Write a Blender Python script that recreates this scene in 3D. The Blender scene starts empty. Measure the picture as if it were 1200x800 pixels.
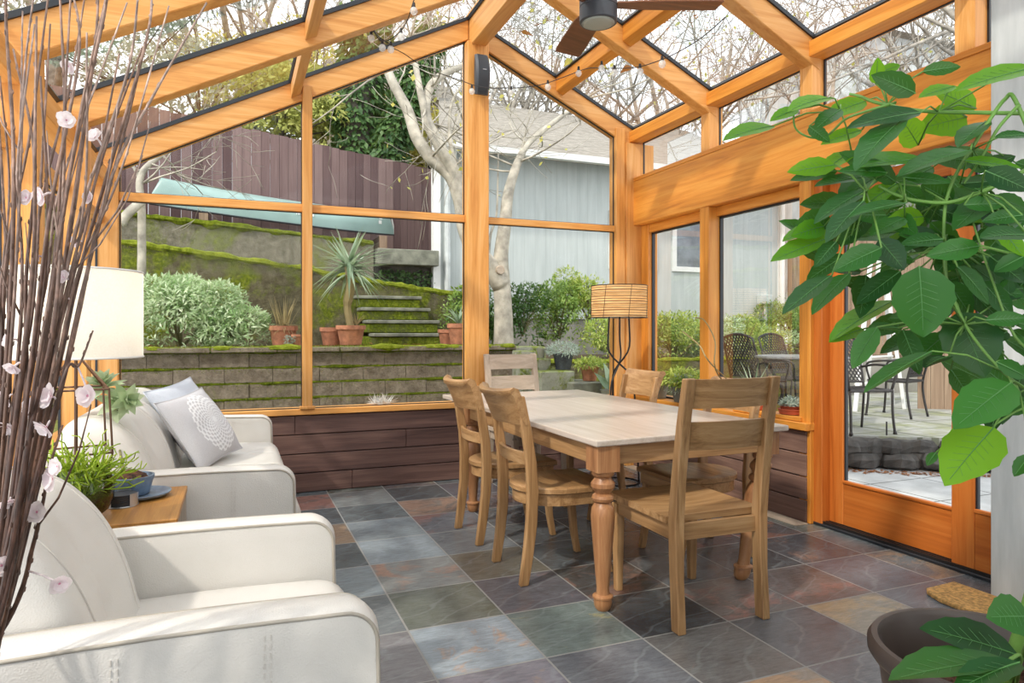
import bpy, math, random
from math import sin, cos, pi, radians, sqrt, atan2, exp
from mathutils import Vector as V, Matrix, noise
random.seed(7)
SC = bpy.context.scene
COL = SC.collection
PI = pi
# ------------------------------------------------------------------ camera maths (photo taken as 1200 x 800, f = 800 px)
FPX, CX, CY, EYE = 800.0, 600.0, 388.0, 1.24
AZ = atan2(326.5, 800.0)
RT = V((cos(AZ), -sin(AZ), 0)); FW = V((sin(AZ), cos(AZ), 0))
def ray(px, py):
    return FW + RT * ((px - CX) / FPX) + V((0, 0, -(py - CY) / FPX))
def at(px, py, d):
    return V((0, 0, EYE)) + ray(px, py) * d
def atY(px, py, Y):
    r = ray(px, py); return V((0, 0, EYE)) + r * (Y / r.y)
def atX(px, py, X):
    r = ray(px, py); return V((0, 0, EYE)) + r * (X / r.x)
def atZ(px, py, Z):
    r = ray(px, py); return V((0, 0, EYE)) + r * ((Z - EYE) / r.z)

# ------------------------------------------------------------------ mesh collector
class MB:
    def __init__(s): s.v = []; s.f = []; s.cur = None
    def add(s, vs, fs):
        n = len(s.v); s.v.extend([tuple(p) for p in vs]); s.f.extend([tuple(i + n for i in q) for q in fs]); return s
    def box(s, x0, x1, y0, y1, z0, z1):
        return s.add([(x0,y0,z0),(x1,y0,z0),(x1,y1,z0),(x0,y1,z0),(x0,y0,z1),(x1,y0,z1),(x1,y1,z1),(x0,y1,z1)],
                     [(0,3,2,1),(4,5,6,7),(0,1,5,4),(1,2,6,5),(2,3,7,6),(3,0,4,7)])
    def hexa(s, b, t):      # bottom ring of four, top ring of four
        return s.add(list(b) + list(t), [(3,2,1,0),(4,5,6,7),(0,1,5,4),(1,2,6,5),(2,3,7,6),(3,0,4,7)])
    def beam(s, p0, p1, w, h, up=(0,0,1)):
        p0, p1, up = V(p0), V(p1), V(up); d = (p1 - p0).normalized(); a = d.cross(up).normalized(); b = a.cross(d).normalized()
        q = lambda p: [p - a*w/2 - b*h/2, p + a*w/2 - b*h/2, p + a*w/2 + b*h/2, p - a*w/2 + b*h/2]
        r0, r1 = q(p0), q(p1)
        return s.add(r0 + r1, [(0,1,2,3),(7,6,5,4),(0,4,5,1),(1,5,6,2),(2,6,7,3),(3,7,4,0)])
    def loft(s, rings, cap=True, closed=True):
        n = len(rings[0]); vs = [p for r in rings for p in r]; fs = []
        m = n if closed else n - 1
        for i in range(len(rings) - 1):
            for j in range(m):
                fs.append((i*n + j, i*n + (j+1) % n, (i+1)*n + (j+1) % n, (i+1)*n + j))
        if cap: fs.append(tuple(range(n))[::-1]); fs.append(tuple(range((len(rings)-1)*n, len(rings)*n)))
        return s.add(vs, fs)
    def tube(s, pts, r, n=8, cap=True):
        pts = [V(p) for p in pts]; rings = []; ref = None
        for i, p in enumerate(pts):
            t = (pts[min(i+1, len(pts)-1)] - pts[max(i-1, 0)])
            t = t.normalized() if t.length > 1e-9 else V((0,0,1))
            if ref is None:
                ref = t.orthogonal().normalized()
            ref = (ref - t * ref.dot(t)); ref = ref.normalized() if ref.length > 1e-6 else t.orthogonal().normalized()
            b = t.cross(ref); rr = r[i] if isinstance(r, (list, tuple)) else r
            rings.append([p + (ref * cos(2*PI*k/n) + b * sin(2*PI*k/n)) * rr for k in range(n)])
        return s.loft(rings, cap)
    def lathe(s, prof, c=(0,0,0), n=28, cap=True, sx=1, sy=1):
        c = V(c)
        return s.loft([[c + V((r*cos(2*PI*k/n)*sx, r*sin(2*PI*k/n)*sy, z)) for k in range(n)] for r, z in prof], cap)
    def prism(s, poly, axis, a, b):     # poly of 2D points extruded along axis between a and b
        def P(u, w, t): return {'x': (t,u,w), 'y': (u,t,w), 'z': (u,w,t)}[axis]
        return s.loft([[P(u,w,a) for u,w in poly], [P(u,w,b) for u,w in poly]])
    def ball(s, c, r, n=8, m=6, sz=1):
        return s.lathe([(max(1e-4, r*sin(PI*i/m)), -r*sz*cos(PI*i/m)) for i in range(m+1)], c, n)
    def leaf(s, base, d, nrm, L, W, n=4, fold=.25, curl=.2, shape=.45, tip=1.0):
        base, d = V(base), V(d).normalized(); nrm = V(nrm); side = d.cross(nrm)
        side = side.normalized() if side.length > 1e-5 else d.orthogonal().normalized(); nrm = side.cross(d)
        vs = []; fs = []
        for i in range(n + 1):
            t = i / n
            w = (sin(PI * t ** shape) ** tip) * W / 2 if 0 < t < 1 else W * .015
            c = base + d * (L * t) - nrm * (curl * L * t * t)
            up = nrm * (fold * w)
            vs += [c - side * w + up, c, c + side * w + up]
        for i in range(n):
            a = i * 3; fs += [(a, a+1, a+4, a+3), (a+1, a+2, a+5, a+4)]
        return s.add(vs, fs)
    def card(s, c, d, nrm, L, W):   # tiny four-point leaf
        c, d = V(c), V(d).normalized(); side = d.cross(V(nrm)); side = side.normalized() if side.length > 1e-5 else d.orthogonal().normalized()
        return s.add([c, c + d*L*.5 + side*W*.5, c + d*L, c + d*L*.5 - side*W*.5], [(0,1,2,3)])
    def build(s, name, mat, parent=None, world=False, smooth=False, bevel=0, seg=2, sub=0, angle=None):
        off = V((0,0,0))
        if parent is not None and world:
            r = parent
            while r.parent: r = r.parent
            off = r.location
        me = bpy.data.meshes.new(name)
        me.from_pydata([tuple(V(p) - off) for p in s.v] if world and parent else s.v, [], s.f)
        if smooth: me.polygons.foreach_set('use_smooth', [True] * len(me.polygons))
        if angle is not None: me.set_sharp_from_angle(angle=radians(angle))
        me.materials.append(mat); me.update()
        o = bpy.data.objects.new(name, me); COL.objects.link(o)
        if parent is not None: o.parent = parent
        if bevel:
            b = o.modifiers.new('bevel', 'BEVEL'); b.width = bevel; b.segments = seg; b.limit_method = 'ANGLE'; b.angle_limit = radians(40)
        if sub:
            m = o.modifiers.new('sub', 'SUBSURF'); m.levels = sub; m.render_levels = sub
        return o
    def solo(s, name, mat, label, cat=None, group=None, kind=None, **k):    # one thing that is one mesh, origin at its base centre
        xs = [p[0] for p in s.v]; ys = [p[1] for p in s.v]; zs = [p[2] for p in s.v]
        c = V(((min(xs)+max(xs))/2, (min(ys)+max(ys))/2, min(zs)))
        s.v = [tuple(V(p) - c) for p in s.v]
        o = s.build(name, mat, **k); o.location = c
        return tag(o, label, cat, group, kind)
def tag(o, label=None, cat=None, group=None, kind=None):
    if label: o['label'] = label
    if cat: o['category'] = cat
    if group: o['group'] = group
    if kind: o['kind'] = kind
    return o
def thing(name, label, cat, loc=(0,0,0), rz=0, group=None, kind=None):
    o = bpy.data.objects.new(name, None); COL.objects.link(o); o.location = loc; o.rotation_euler = (0,0,rz); o.empty_display_size = .1
    return tag(o, label, cat, group, kind)
def dup(root, loc, rz=0, label=None):
    def cp(o, par):
        c = o.copy(); COL.objects.link(c)
        if par: c.parent = par
        for ch in list(o.children): cp(ch, c)
        return c
    r = cp(root, None); r.location = loc; r.rotation_euler = (0,0,rz)
    if label: r['label'] = label
    return r
def rnd(a, b): return random.uniform(a, b)
def rdir(zlo=-1, zhi=1):
    z = rnd(zlo, zhi); a = rnd(0, 2*PI); r = sqrt(max(0, 1 - z*z)); return V((r*cos(a), r*sin(a), z))
def bez(pts, n=12):     # smooth Catmull-Rom through pts
    pts = [V(p) for p in pts]; P = [pts[0]*2 - pts[1]] + pts + [pts[-1]*2 - pts[-2]]; out = []
    for i in range(1, len(P) - 2):
        for k in range(n):
            t = k / n
            out.append(.5*((2*P[i]) + (P[i+1]-P[i-1])*t + (2*P[i-1]-5*P[i]+4*P[i+1]-P[i+2])*t*t + (3*P[i]-P[i-1]-3*P[i+1]+P[i+2])*t*t*t))
    return out + [pts[-1]]

# ------------------------------------------------------------------ materials
def lin(c):
    def f(u): return u/12.92 if u <= .04045 else ((u+.055)/1.055)**2.4
    if isinstance(c, str): c = [int(c[i:i+2], 16)/255 for i in (0,2,4)]
    return tuple(f(u) for u in c) + (1,)
class NT:
    def __init__(s, name):
        s.m = bpy.data.materials.new(name); s.m.use_nodes = True; s.t = s.m.node_tree; s.t.nodes.clear()
        s.out = s.n('ShaderNodeOutputMaterial')
    def n(s, typ, **k):
        o = s.t.nodes.new(typ)
        for a, b in k.items(): setattr(o, a, b)
        return o
    def l(s, a, b): s.t.links.new(a, b)
    def val(s, x, sock):
        if hasattr(x, 'is_linked'): s.l(x, sock)
        else: sock.default_value = x
    def math(s, op, a, b=0, c=None, clamp=False):
        o = s.n('ShaderNodeMath', operation=op, use_clamp=clamp); s.val(a, o.inputs[0]); s.val(b, o.inputs[1])
        if c is not None: s.val(c, o.inputs[2])
        return o.outputs[0]
    def coord(s, out='Object'): return s.n('ShaderNodeTexCoord').outputs[out]
    def mapping(s, vec, scale=(1,1,1), loc=(0,0,0), rot=(0,0,0)):
        o = s.n('ShaderNodeMapping'); s.l(vec, o.inputs[0]); o.inputs['Scale'].default_value = scale; o.inputs['Rotation'].default_value = rot
        s.val(loc, o.inputs['Location']); return o.outputs[0]
    def noise(s, vec, scale=5, detail=4, rough=.55, dist=0, out='Fac'):
        o = s.n('ShaderNodeTexNoise'); s.l(vec, o.inputs['Vector']); o.inputs['Scale'].default_value = scale; o.inputs['Detail'].default_value = detail
        o.inputs['Roughness'].default_value = rough; o.inputs['Distortion'].default_value = dist; return o.outputs[out]
    def ramp(s, fac, stops, interp='LINEAR'):
        o = s.n('ShaderNodeValToRGB'); s.l(fac, o.inputs[0]); r = o.color_ramp; r.interpolation = interp
        while len(r.elements) < len(stops): r.elements.new(.5)
        for e, (p, c) in zip(r.elements, stops):
            e.position = p; e.color = c if isinstance(c, tuple) and len(c) == 4 else (lin(c) if isinstance(c, str) else (c,c,c,1))
        return o.outputs[0]
    def mix(s, f, a, b, typ='MIX'):
        o = s.n('ShaderNodeMix', data_type='RGBA', blend_type=typ)
        s.val(f, o.inputs[0]); s.val(a, o.inputs[6]); s.val(b, o.inputs[7]); return o.outputs[2]
    def rand(s): return s.n('ShaderNodeObjectInfo').outputs['Random']
    def bump(s, h, strength=.2, dist=.01):
        o = s.n('ShaderNodeBump'); s.l(h, o.inputs['Height']); o.inputs['Strength'].default_value = strength; o.inputs['Distance'].default_value = dist; return o.outputs[0]
    def bsdf(s, color, rough=.5, normal=None, spec=.5, metal=0, trans=0, sheen=0, coat=0):
        p = s.n('ShaderNodeBsdfPrincipled'); s.val(color, p.inputs['Base Color']); s.val(rough, p.inputs['Roughness'])
        p.inputs['Specular IOR Level'].default_value = spec; s.val(metal, p.inputs['Metallic'])
        p.inputs['Sheen Weight'].default_value = sheen; p.inputs['Coat Weight'].default_value = coat
        if normal is not None: s.l(normal, p.inputs['Normal'])
        s.p = p; return p.outputs[0]
    def done(s, shader):
        s.l(shader, s.out.inputs[0]); return s.m
    def offs(s, k=40.0):
        c = s.n('ShaderNodeCombineXYZ'); r = s.math('MULTIPLY', s.rand(), k)
        for i in range(3): s.l(r, c.inputs[i])
        return c.outputs[0]
def plain(name, col, rough=.5, metal=0, spec=.5, var=.08, scale=6, bump=0):
    t = NT(name); c = t.coord(); f = t.noise(c, scale, 4)
    a = lin(col) if isinstance(col, str) else col
    lo = tuple(max(0, u*(1-var*2)) for u in a[:3]) + (1,); hi = tuple(min(1, u*(1+var*2)) for u in a[:3]) + (1,)
    col = t.ramp(f, [(.3, lo), (.7, hi)])
    nb = t.bump(t.noise(c, scale*12, 3), bump, .004) if bump else None
    return t.done(t.bsdf(col, rough, nb, spec, metal))
def wood(name, dark, mid, light, axis='x', rough=.45, fine=1.0, contrast=1.0, coat=0):
    t = NT(name); c = t.coord(); off = t.offs()
    k = {'x': (.9,14,14), 'y': (14,.9,14), 'z': (14,14,.9)}[axis]
    k = tuple(u*fine for u in k)
    v = t.mapping(c, k, off)
    f = t.noise(v, 1.2, 5, .6, 1.1)
    k2 = {'x': (2,90,90), 'y': (90,2,90), 'z': (90,90,2)}[axis]
    g = t.noise(t.mapping(c, tuple(u*fine for u in k2), off), 1.5, 3, .6)
    f2 = t.math('ADD', t.math('MULTIPLY', f, .75), t.math('MULTIPLY', g, .25))
    col = t.ramp(f2, [(.5-.2/contrast, dark), (.5, mid), (.5+.2/contrast, light)])
    tone = t.ramp(t.rand(), [(0, .86), (1, 1.1)])
    col = t.mix(1.0, col, tone, 'MULTIPLY')
    return t.done(t.bsdf(col, rough, t.bump(g, .08, .002), .4, coat=coat))
M = {}
for ax in 'xyz':
    M['fir_'+ax] = wood('fir_'+ax, 'c07c3a', 'd99c55', 'e6b274', ax, .42)
    M['firr_'+ax] = wood('firr_'+ax, 'b56c2a', 'd38b38', 'e0a24e', ax, .38)      # fir of the right-hand side, its shade put into a deeper orange
    M['oak_'+ax] = wood('oak_'+ax, '7a5735', 'a67f55', 'c09b70', ax, .36, 1.4)
    M['top_'+ax] = wood('top_'+ax, 'a69888', 'b8aba0', 'c5bab1', ax, .3, 1.2)
    M['leg_'+ax] = wood('leg_'+ax, '7d5436', 'a0704a', 'b58a62', ax, .38, 1.4)
    M['door_'+ax] = wood('door_'+ax, 'a4561f', 'bf6a2a', 'cc7d3a', ax, .36)
    M['pale_'+ax] = wood('pale_'+ax, '9f8f7e', 'b4a391', 'c3b4a2', ax, .45, 1.4)
M['wains'] = wood('wains', '4e3a37', '6f544d', '8c6e62', 'x', .5, 1.0)
M['wains_y'] = wood('wains_y', '4c3833', '6f544a', '8c6f61', 'y', .55, 1.0)
M['table_wood'] = wood('table_wood', '90602f', 'b5803f', 'c99858', 'y', .4, 1.2)
M['leather'] = None
def leather():
    t = NT('white_leather'); c = t.coord(); f = t.noise(c, 3, 3)
    col = t.ramp(f, [(.3, 'cbc8c2'), (.7, 'd6d3ce')])
    v = t.n('ShaderNodeTexVoronoi'); t.l(c, v.inputs['Vector']); v.inputs['Scale'].default_value = 260
    h = t.math('ADD', v.outputs['Distance'], t.math('MULTIPLY', t.noise(c, 7, 3), 2.5))
    return t.done(t.bsdf(col, .42, t.bump(h, .18, .004), .45))
M['leather'] = leather()
M['piping'] = plain('piping', 'a8a195', .5)
M['stitch'] = plain('stitch', 'cfcac3', .6)
def slate():
    t = NT('slate_tiles'); c = t.coord(); sp = t.n('ShaderNodeSeparateXYZ'); t.l(c, sp.inputs[0])
    u = t.math('DIVIDE', t.math('SUBTRACT', sp.outputs[0], .67-4.3), .43); v = t.math('DIVIDE', t.math('SUBTRACT', sp.outputs[1], 2.353-4.275), .4275)
    iu, iv = t.math('FLOOR', u), t.math('FLOOR', v); fu, fv = t.math('FRACT', u), t.math('FRACT', v)
    cb = t.n('ShaderNodeCombineXYZ'); t.l(iu, cb.inputs[0]); t.l(iv, cb.inputs[1]); cb.inputs[2].default_value = 3.0
    wn = t.n('ShaderNodeTexWhiteNoise', noise_dimensions='3D'); t.l(cb.outputs[0], wn.inputs['Vector'])
    base = t.n('ShaderNodeVertexColor', layer_name='tile').outputs['Color']; rustn = t.n('ShaderNodeVertexColor', layer_name='stain'); amt = rustn.outputs['Alpha']
    sh = t.n('ShaderNodeVectorMath', operation='SCALE'); t.l(wn.outputs['Color'], sh.inputs[0]); sh.inputs[3].default_value = 30
    ad = t.n('ShaderNodeVectorMath', operation='ADD'); t.l(c, ad.inputs[0]); t.l(sh.outputs[0], ad.inputs[1]); q = ad.outputs[0]
    cloud = t.noise(q, 5.5, 9, .72, .8)
    col = t.mix(t.ramp(cloud, [(.34,.0),(.68,.6)]), base, t.mix(.35, base, lin('98a2a6')), 'MIX')
    col = t.mix(t.ramp(t.noise(q, 3.0, 4, .5, 1.5), [(.5,0),(.68,.4)]), col, t.mix(.55, col, lin('25282c')))
    rn = t.noise(q, 3.6, 8, .7, 1.0)
    rust = t.ramp(t.math('ADD', rn, t.math('MULTIPLY', t.math('SUBTRACT', amt, .5), .5)), [(.5, 0.0), (.6, 1.0)])
    rc = t.mix(t.noise(q, 14, 6, .7), rustn.outputs['Color'], t.mix(.45, rustn.outputs['Color'], lin('9a8c7c')))
    col = t.mix(t.math('MULTIPLY', rust, t.math('MULTIPLY', t.math('GREATER_THAN', amt, .02), .85)), col, rc)
    w = t.n('ShaderNodeTexWave'); t.l(t.mapping(q, (1,2.3,1), rot=(0,0,.6)), w.inputs['Vector']); w.inputs['Scale'].default_value = 1.3; w.inputs['Distortion'].default_value = 9; w.inputs['Detail'].default_value = 3
    fs = t.noise(t.mapping(q, (9,46,1), rot=(0,0,.5)), 1.6, 6, .75, .6)
    col = t.mix(1.0, col, t.ramp(fs, [(.3,.72),(.5,1.0),(.7,1.28)]), 'MULTIPLY')
    vein = t.ramp(w.outputs['Fac'], [(.0,.14),(.03,0)])
    col = t.mix(vein, col, lin('a7b0b2'))
    du = t.math('MINIMUM', fu, t.math('SUBTRACT', 1, fu)); dv = t.math('MINIMUM', fv, t.math('SUBTRACT', 1, fv))
    wob = t.math('MULTIPLY', t.noise(c, 30, 2), .006)
    g = t.math('LESS_THAN', t.math('MINIMUM', du, dv), t.math('ADD', wob, .007))
    col = t.mix(g, col, lin('858480'))
    hs_ = t.n('ShaderNodeHueSaturation'); hs_.inputs['Saturation'].default_value = .82; hs_.inputs['Value'].default_value = .95; t.l(col, hs_.inputs['Color']); col = hs_.outputs[0]
    hgt = t.math('SUBTRACT', t.math('ADD', cloud, t.math('MULTIPLY', fs, .6)), t.math('MULTIPLY', g, .6))
    rough = t.ramp(cloud, [(.3,.10),(.7,.26)])
    return t.done(t.bsdf(col, t.math('MAXIMUM', rough, t.math('MULTIPLY', g, .7)), t.bump(hgt, .22, .010), .5))
M['slate'] = slate()
def glass(name='window_glass', k=.2):
    t = NT(name); lw = t.n('ShaderNodeFresnel'); lw.inputs[0].default_value = 1.45
    tr = t.n('ShaderNodeBsdfTransparent'); tr.inputs[0].default_value = (.97,.985,.98,1); gl = t.n('ShaderNodeBsdfGlossy'); gl.inputs['Roughness'].default_value = .0
    mx = t.n('ShaderNodeMixShader'); t.l(t.math('MULTIPLY', lw.outputs[0], k), mx.inputs[0]); t.l(tr.outputs[0], mx.inputs[1]); t.l(gl.outputs[0], mx.inputs[2])
    return t.done(mx.outputs[0])
M['glass'] = glass()
M['clearglass'] = glass('clear_glass', 1.0)
M['black'] = plain('black_gasket', '20242a', .45)
M['blackmetal'] = plain('black_metal', '2a2625', .45, .3)
M['darkgrey'] = plain('dark_grey_plastic', '3c4046', .45)
M['grille'] = plain('speaker_grille', '34383e', .6)
M['silver'] = plain('silver_metal', 'b9bcc0', .3, .8)
M['white'] = plain('white_paint', 'e4e4e2', .5, var=.03)
def pierm():
    t = NT('brushed_white_wall'); c = t.coord(); f = t.noise(t.mapping(c, (9,9,1.2)), 1.6, 5, .6)
    return t.done(t.bsdf(t.ramp(f, [(.3,'b2b8b8'),(.7,'ccd0d0')]), .6, t.bump(f, .1, .01), .3))
M['pier'] = pierm()
def cloth(name, a, b, sc=220, rough=.85, thin=0):
    t = NT(name); c = t.coord(); f = t.noise(t.mapping(c, (1,1,1)), sc, 2); g = t.noise(c, 5, 3)
    col = t.ramp(t.math('ADD', t.math('MULTIPLY', f, .5), t.math('MULTIPLY', g, .5)), [(.35, a), (.65, b)])
    sh = t.bsdf(col, rough, t.bump(f, .12, .003), .2)
    if thin:
        tl = t.n('ShaderNodeBsdfTranslucent'); t.l(col, tl.inputs[0]); mx = t.n('ShaderNodeMixShader'); mx.inputs[0].default_value = thin
        t.l(sh, mx.inputs[1]); t.l(tl.outputs[0], mx.inputs[2]); sh = mx.outputs[0]
    return t.done(sh)
M['shade'] = cloth('white_linen_shade', 'f2efe8', 'fbf9f4', 160, .9, .5)
M['reed'] = None
def reed():
    t = NT('woven_reed_shade'); c = t.coord(); sp = t.n('ShaderNodeSeparateXYZ'); t.l(c, sp.inputs[0])
    f = t.math('FRACT', t.math('MULTIPLY', sp.outputs[2], 44))
    lines = t.math('LESS_THAN', f, .16)
    g = t.noise(t.mapping(c, (8,8,90)), 1.0, 3)
    col = t.ramp(g, [(.3,'c79c68'),(.7,'e6c796')]); col = t.mix(lines, col, lin('6b4526'))
    sh = t.bsdf(col, .7, None, .2); tl = t.n('ShaderNodeBsdfTranslucent'); t.l(col, tl.inputs[0]); mx = t.n('ShaderNodeMixShader'); mx.inputs[0].default_value = .35
    t.l(sh, mx.inputs[1]); t.l(tl.outputs[0], mx.inputs[2]); return t.done(mx.outputs[0])
M['reed'] = reed()
def pillowm():
    t = NT('medallion_pillow'); c = t.coord(); sp = t.n('ShaderNodeSeparateXYZ'); t.l(t.mapping(c, loc=(-.03,0,0)), sp.inputs[0])
    x, z = sp.outputs[0], sp.outputs[2]
    r = t.math('SQRT', t.math('ADD', t.math('MULTIPLY', x, x), t.math('MULTIPLY', z, z)))
    a = t.math('ARCTAN2', z, x); s1 = t.math('SINE', t.math('MULTIPLY', a, 18)); ring = t.math('SINE', t.math('MULTIPLY', r, 210))
    pet = t.math('GREATER_THAN', t.math('MULTIPLY', s1, ring), -.12)
    inn = t.math('LESS_THAN', r, .19); dot = t.math('LESS_THAN', r, .02)
    m = t.math('MAXIMUM', t.math('MULTIPLY', pet, inn), dot)
    w = t.noise(c, 300, 2)
    base = t.ramp(w, [(.3,'b4b4b8'),(.7,'c6c6ca')])
    return t.done(t.bsdf(t.mix(t.math('MULTIPLY', m, .75), base, lin('eceef0')), .85, t.bump(w, .15, .003), .2))
M['pillow'] = pillowm()
M['pillow2'] = cloth('pale_blue_grey_cloth', 'b9c0cb', 'cdd3dc', 260)
def leafm(name, a, b, back=None, rough=.45, tl=.35, sc=3.0, spec=.4):
    t = NT(name); c = t.coord(); f = t.noise(c, sc, 3, .6)
    g = t.n('ShaderNodeNewGeometry').outputs['Random Per Island']
    k = t.math('ADD', t.math('MULTIPLY', f, .45), t.math('MULTIPLY', g, .55))
    col = t.ramp(k, [(.2, a), (.8, b)])
    sh = t.bsdf(col, rough, None, spec); x = t.n('ShaderNodeBsdfTranslucent'); t.l(t.mix(.5, col, lin(back) if back else col), x.inputs[0])
    mx = t.n('ShaderNodeMixShader'); mx.inputs[0].default_value = tl; t.l(sh, mx.inputs[1]); t.l(x.outputs[0], mx.inputs[2])
    return t.done(mx.outputs[0])
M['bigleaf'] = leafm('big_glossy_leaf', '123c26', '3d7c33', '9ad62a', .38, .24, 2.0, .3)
M['vein'] = plain('leaf_vein', '5c9150', .5)
M['stem'] = plain('green_stem', '6f9a48', .5, var=.2)
M['barkgreen'] = plain('woody_stem', '6d6a44', .7, var=.25, scale=14, bump=.4)
M['shrub'] = leafm('shrub_green', '3b6326', 'a8c468', 'c4d852')
M['shrubdark'] = leafm('shrub_dark', '23421e', '4f7a35', '8fb040')
M['shrubbright'] = leafm('shrub_bright', '5d8a2c', 'd0d878', 'e0e466')
M['shrubsilver'] = leafm('shrub_silver', '7aa25e', 'e6efd0', 'e0eeb8')
M['silver_leaf'] = leafm('silver_leaf', '93a596', 'c7d3c6', 'c8d4c8', .7)
M['agave'] = leafm('yucca_leaf', '55785a', 'bccdb4', 'c3d19a', .5)
M['succulent'] = leafm('succulent_leaf', '8aa876', 'cdd9ba', 'c8d8a8', .7)
M['lime'] = leafm('lime_stems', '86a824', 'c0d64a', 'd8e85a', .5)
M['fol_olive'] = leafm('olive_foliage', '8a9448', 'cdcf7a', 'e0e08a', .6)
M['fol_yellow'] = leafm('yellow_foliage', 'a5a850', 'e6d877', 'f4e880', .6)
M['fol_ivy'] = leafm('ivy_foliage', '2f5230', '6f8f55', '9dbc60', .5)
M['fol_grey'] = leafm('grey_green_foliage', '7d8878', 'b9c0ac', 'ccd2b8', .6)
M['dry'] = leafm('dry_stalks', '8d7d55', 'c2b083', 'c2b083', .8)
M['fallen'] = leafm('fallen_leaves', '6d3a20', 'b0703a', 'c08a4a', .8)
M['petal'] = cloth('blossom_petal', 'f3e6ea', 'fdf8f8', 60, .7, .5)
M['petalc'] = plain('blossom_centre', 'c98aa0', .6)
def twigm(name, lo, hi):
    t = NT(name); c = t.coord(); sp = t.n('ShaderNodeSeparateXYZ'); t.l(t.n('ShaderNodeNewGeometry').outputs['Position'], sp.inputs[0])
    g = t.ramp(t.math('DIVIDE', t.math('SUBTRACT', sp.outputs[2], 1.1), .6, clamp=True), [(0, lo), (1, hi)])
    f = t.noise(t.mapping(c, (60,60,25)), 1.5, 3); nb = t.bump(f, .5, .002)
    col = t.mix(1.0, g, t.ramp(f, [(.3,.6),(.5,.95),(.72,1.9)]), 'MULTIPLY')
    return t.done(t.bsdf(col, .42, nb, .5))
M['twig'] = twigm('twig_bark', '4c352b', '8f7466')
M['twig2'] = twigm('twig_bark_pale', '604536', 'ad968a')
M['bark'] = plain('grey_bark', '9c958b', .8, var=.25, scale=9, bump=.7)
M['barkpale'] = plain('pale_bark', 'aca597', .75, var=.22, scale=7, bump=.5)
M['barkdark'] = plain('dark_bark', '5c564e', .85, var=.3, scale=5, bump=.7)
M['terra'] = plain('terracotta', 'b0765a', .85, var=.2, scale=12, bump=.3)
M['terrasaucer'] = plain('terracotta_saucer', 'b4553a', .6, var=.1)
M['glaze'] = plain('dark_glaze', '474a55', .25, var=.2)
M['blueglaze'] = plain('blue_grey_glaze', '6c7f95', .35, var=.2, scale=20)
M['greypot'] = plain('grey_pot', '85857a', .8, var=.15)
M['brownpot'] = plain('brown_planter', '4b403b', .42, var=.05)
M['soil'] = plain('soil', '3a2a20', .95, var=.4, scale=40, bump=1)
M['bark_chips'] = plain('bark_chips', '5a3a28', .95, var=.5, scale=60, bump=1)
def mossy(name, a, b, moss_lo=.46, moss_hi=.6, sc=2.2, gx=0, gz=0):
    t = NT(name); c = t.coord(); f = t.noise(c, 7, 6, .65)
    col = t.ramp(t.noise(c, 9, 9, .78), [(.32, a), (.66, b)])
    mm = t.noise(c, sc, 9, .75, .4)
    up = t.n('ShaderNodeNewGeometry'); sz = t.n('ShaderNodeSeparateXYZ'); t.l(up.outputs['Normal'], sz.inputs[0])
    k = t.math('ADD', t.ramp(mm, [(moss_lo,0.0),(moss_hi,1.0)]), t.math('MULTIPLY', sz.outputs[2], .7), clamp=True)
    mc = t.ramp(t.noise(c, 24, 8, .75), [(.28,'39440f'),(.48,'66741c'),(.62,'8f9a2e'),(.78,'b9bc50')])
    col = t.mix(t.math('MULTIPLY', k, .9), col, mc)
    h = t.noise(c, 26, 8, .75)
    if gx:
        bn = t.n('ShaderNodeTexBrick'); t.l(t.mapping(c, (1,1,1), rot=(PI/2,0,0)), bn.inputs['Vector'])
    return t.done(t.bsdf(col, .95, t.bump(h, .8, .03), .1))
M['block'] = mossy('concrete_block', '685c50', 'a4978a', .60, .74)
M['mosswall'] = mossy('mossy_concrete', '45402f', '7d765e', .47, .6, 1.6)
M['mosswall2'] = mossy('mossy_concrete_grey', '5a5646', '9a9583', .5, .66, 1.4)
M['mossstep'] = mossy('mossy_stone', '4d5230', '6c7142', .4, .5, 3)
def mossm():
    t = NT('moss'); c = t.coord(); g = t.n('ShaderNodeNewGeometry').outputs['Random Per Island']; k = t.math('ADD', t.math('MULTIPLY', t.noise(c, 14, 9, .8), .85), t.math('MULTIPLY', g, .15))
    return t.done(t.bsdf(t.ramp(k, [(.3,'2f380c'),(.46,'5f6b18'),(.6,'8a9430'),(.76,'b4b552')]), .95, t.bump(t.noise(c, 60, 6, .75), .8, .02), .1))
M['moss'] = mossm()
def mossband(mb, x0, x1, yf, zf, r, n=140):
    rings = []
    for i in range(n+1):
        x = x0+(x1-x0)*i/n; y, z = yf(x), zf(x); a = max(.15, 1+1.1*noise.noise(V((x*3.1, z*5, 1)))+.5*noise.noise(V((x*11, z*3, 4))))
        rings.append([(x, y + r*.9, z + r*.25*a), (x, y + r*.2, z + r*.75*a), (x, y - r*.6*a, z + r*.45*a), (x, y - r*.75*a, z - r*.3), (x, y - r*.35*a, z - r*(.7+1.3*max(0, noise.noise(V((x*5, z, 9)))))), (x, y + r*.5, z - r*.5)])
    mb.loft(rings)
M['grassm'] = leafm('grass', '5f7a22', 'a3b03a', 'c0cc3a', .7)
M['earth'] = plain('earth', '5a4a34', .95, var=.3, scale=5, bump=.6)
M['lawn'] = plain('mossy_ground', '6d7434', .95, var=.3, scale=6, bump=.8)
M['concrete'] = plain('concrete', '7c7d70', .9, var=.2, scale=9, bump=.3)
M['lichen'] = mossy('lichen_block', '8e8f84', 'a9aa9d', .5, .6, 5)
M['rock'] = plain('dark_rock', '4a4744', .85, var=.3, scale=6, bump=.8)
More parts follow.
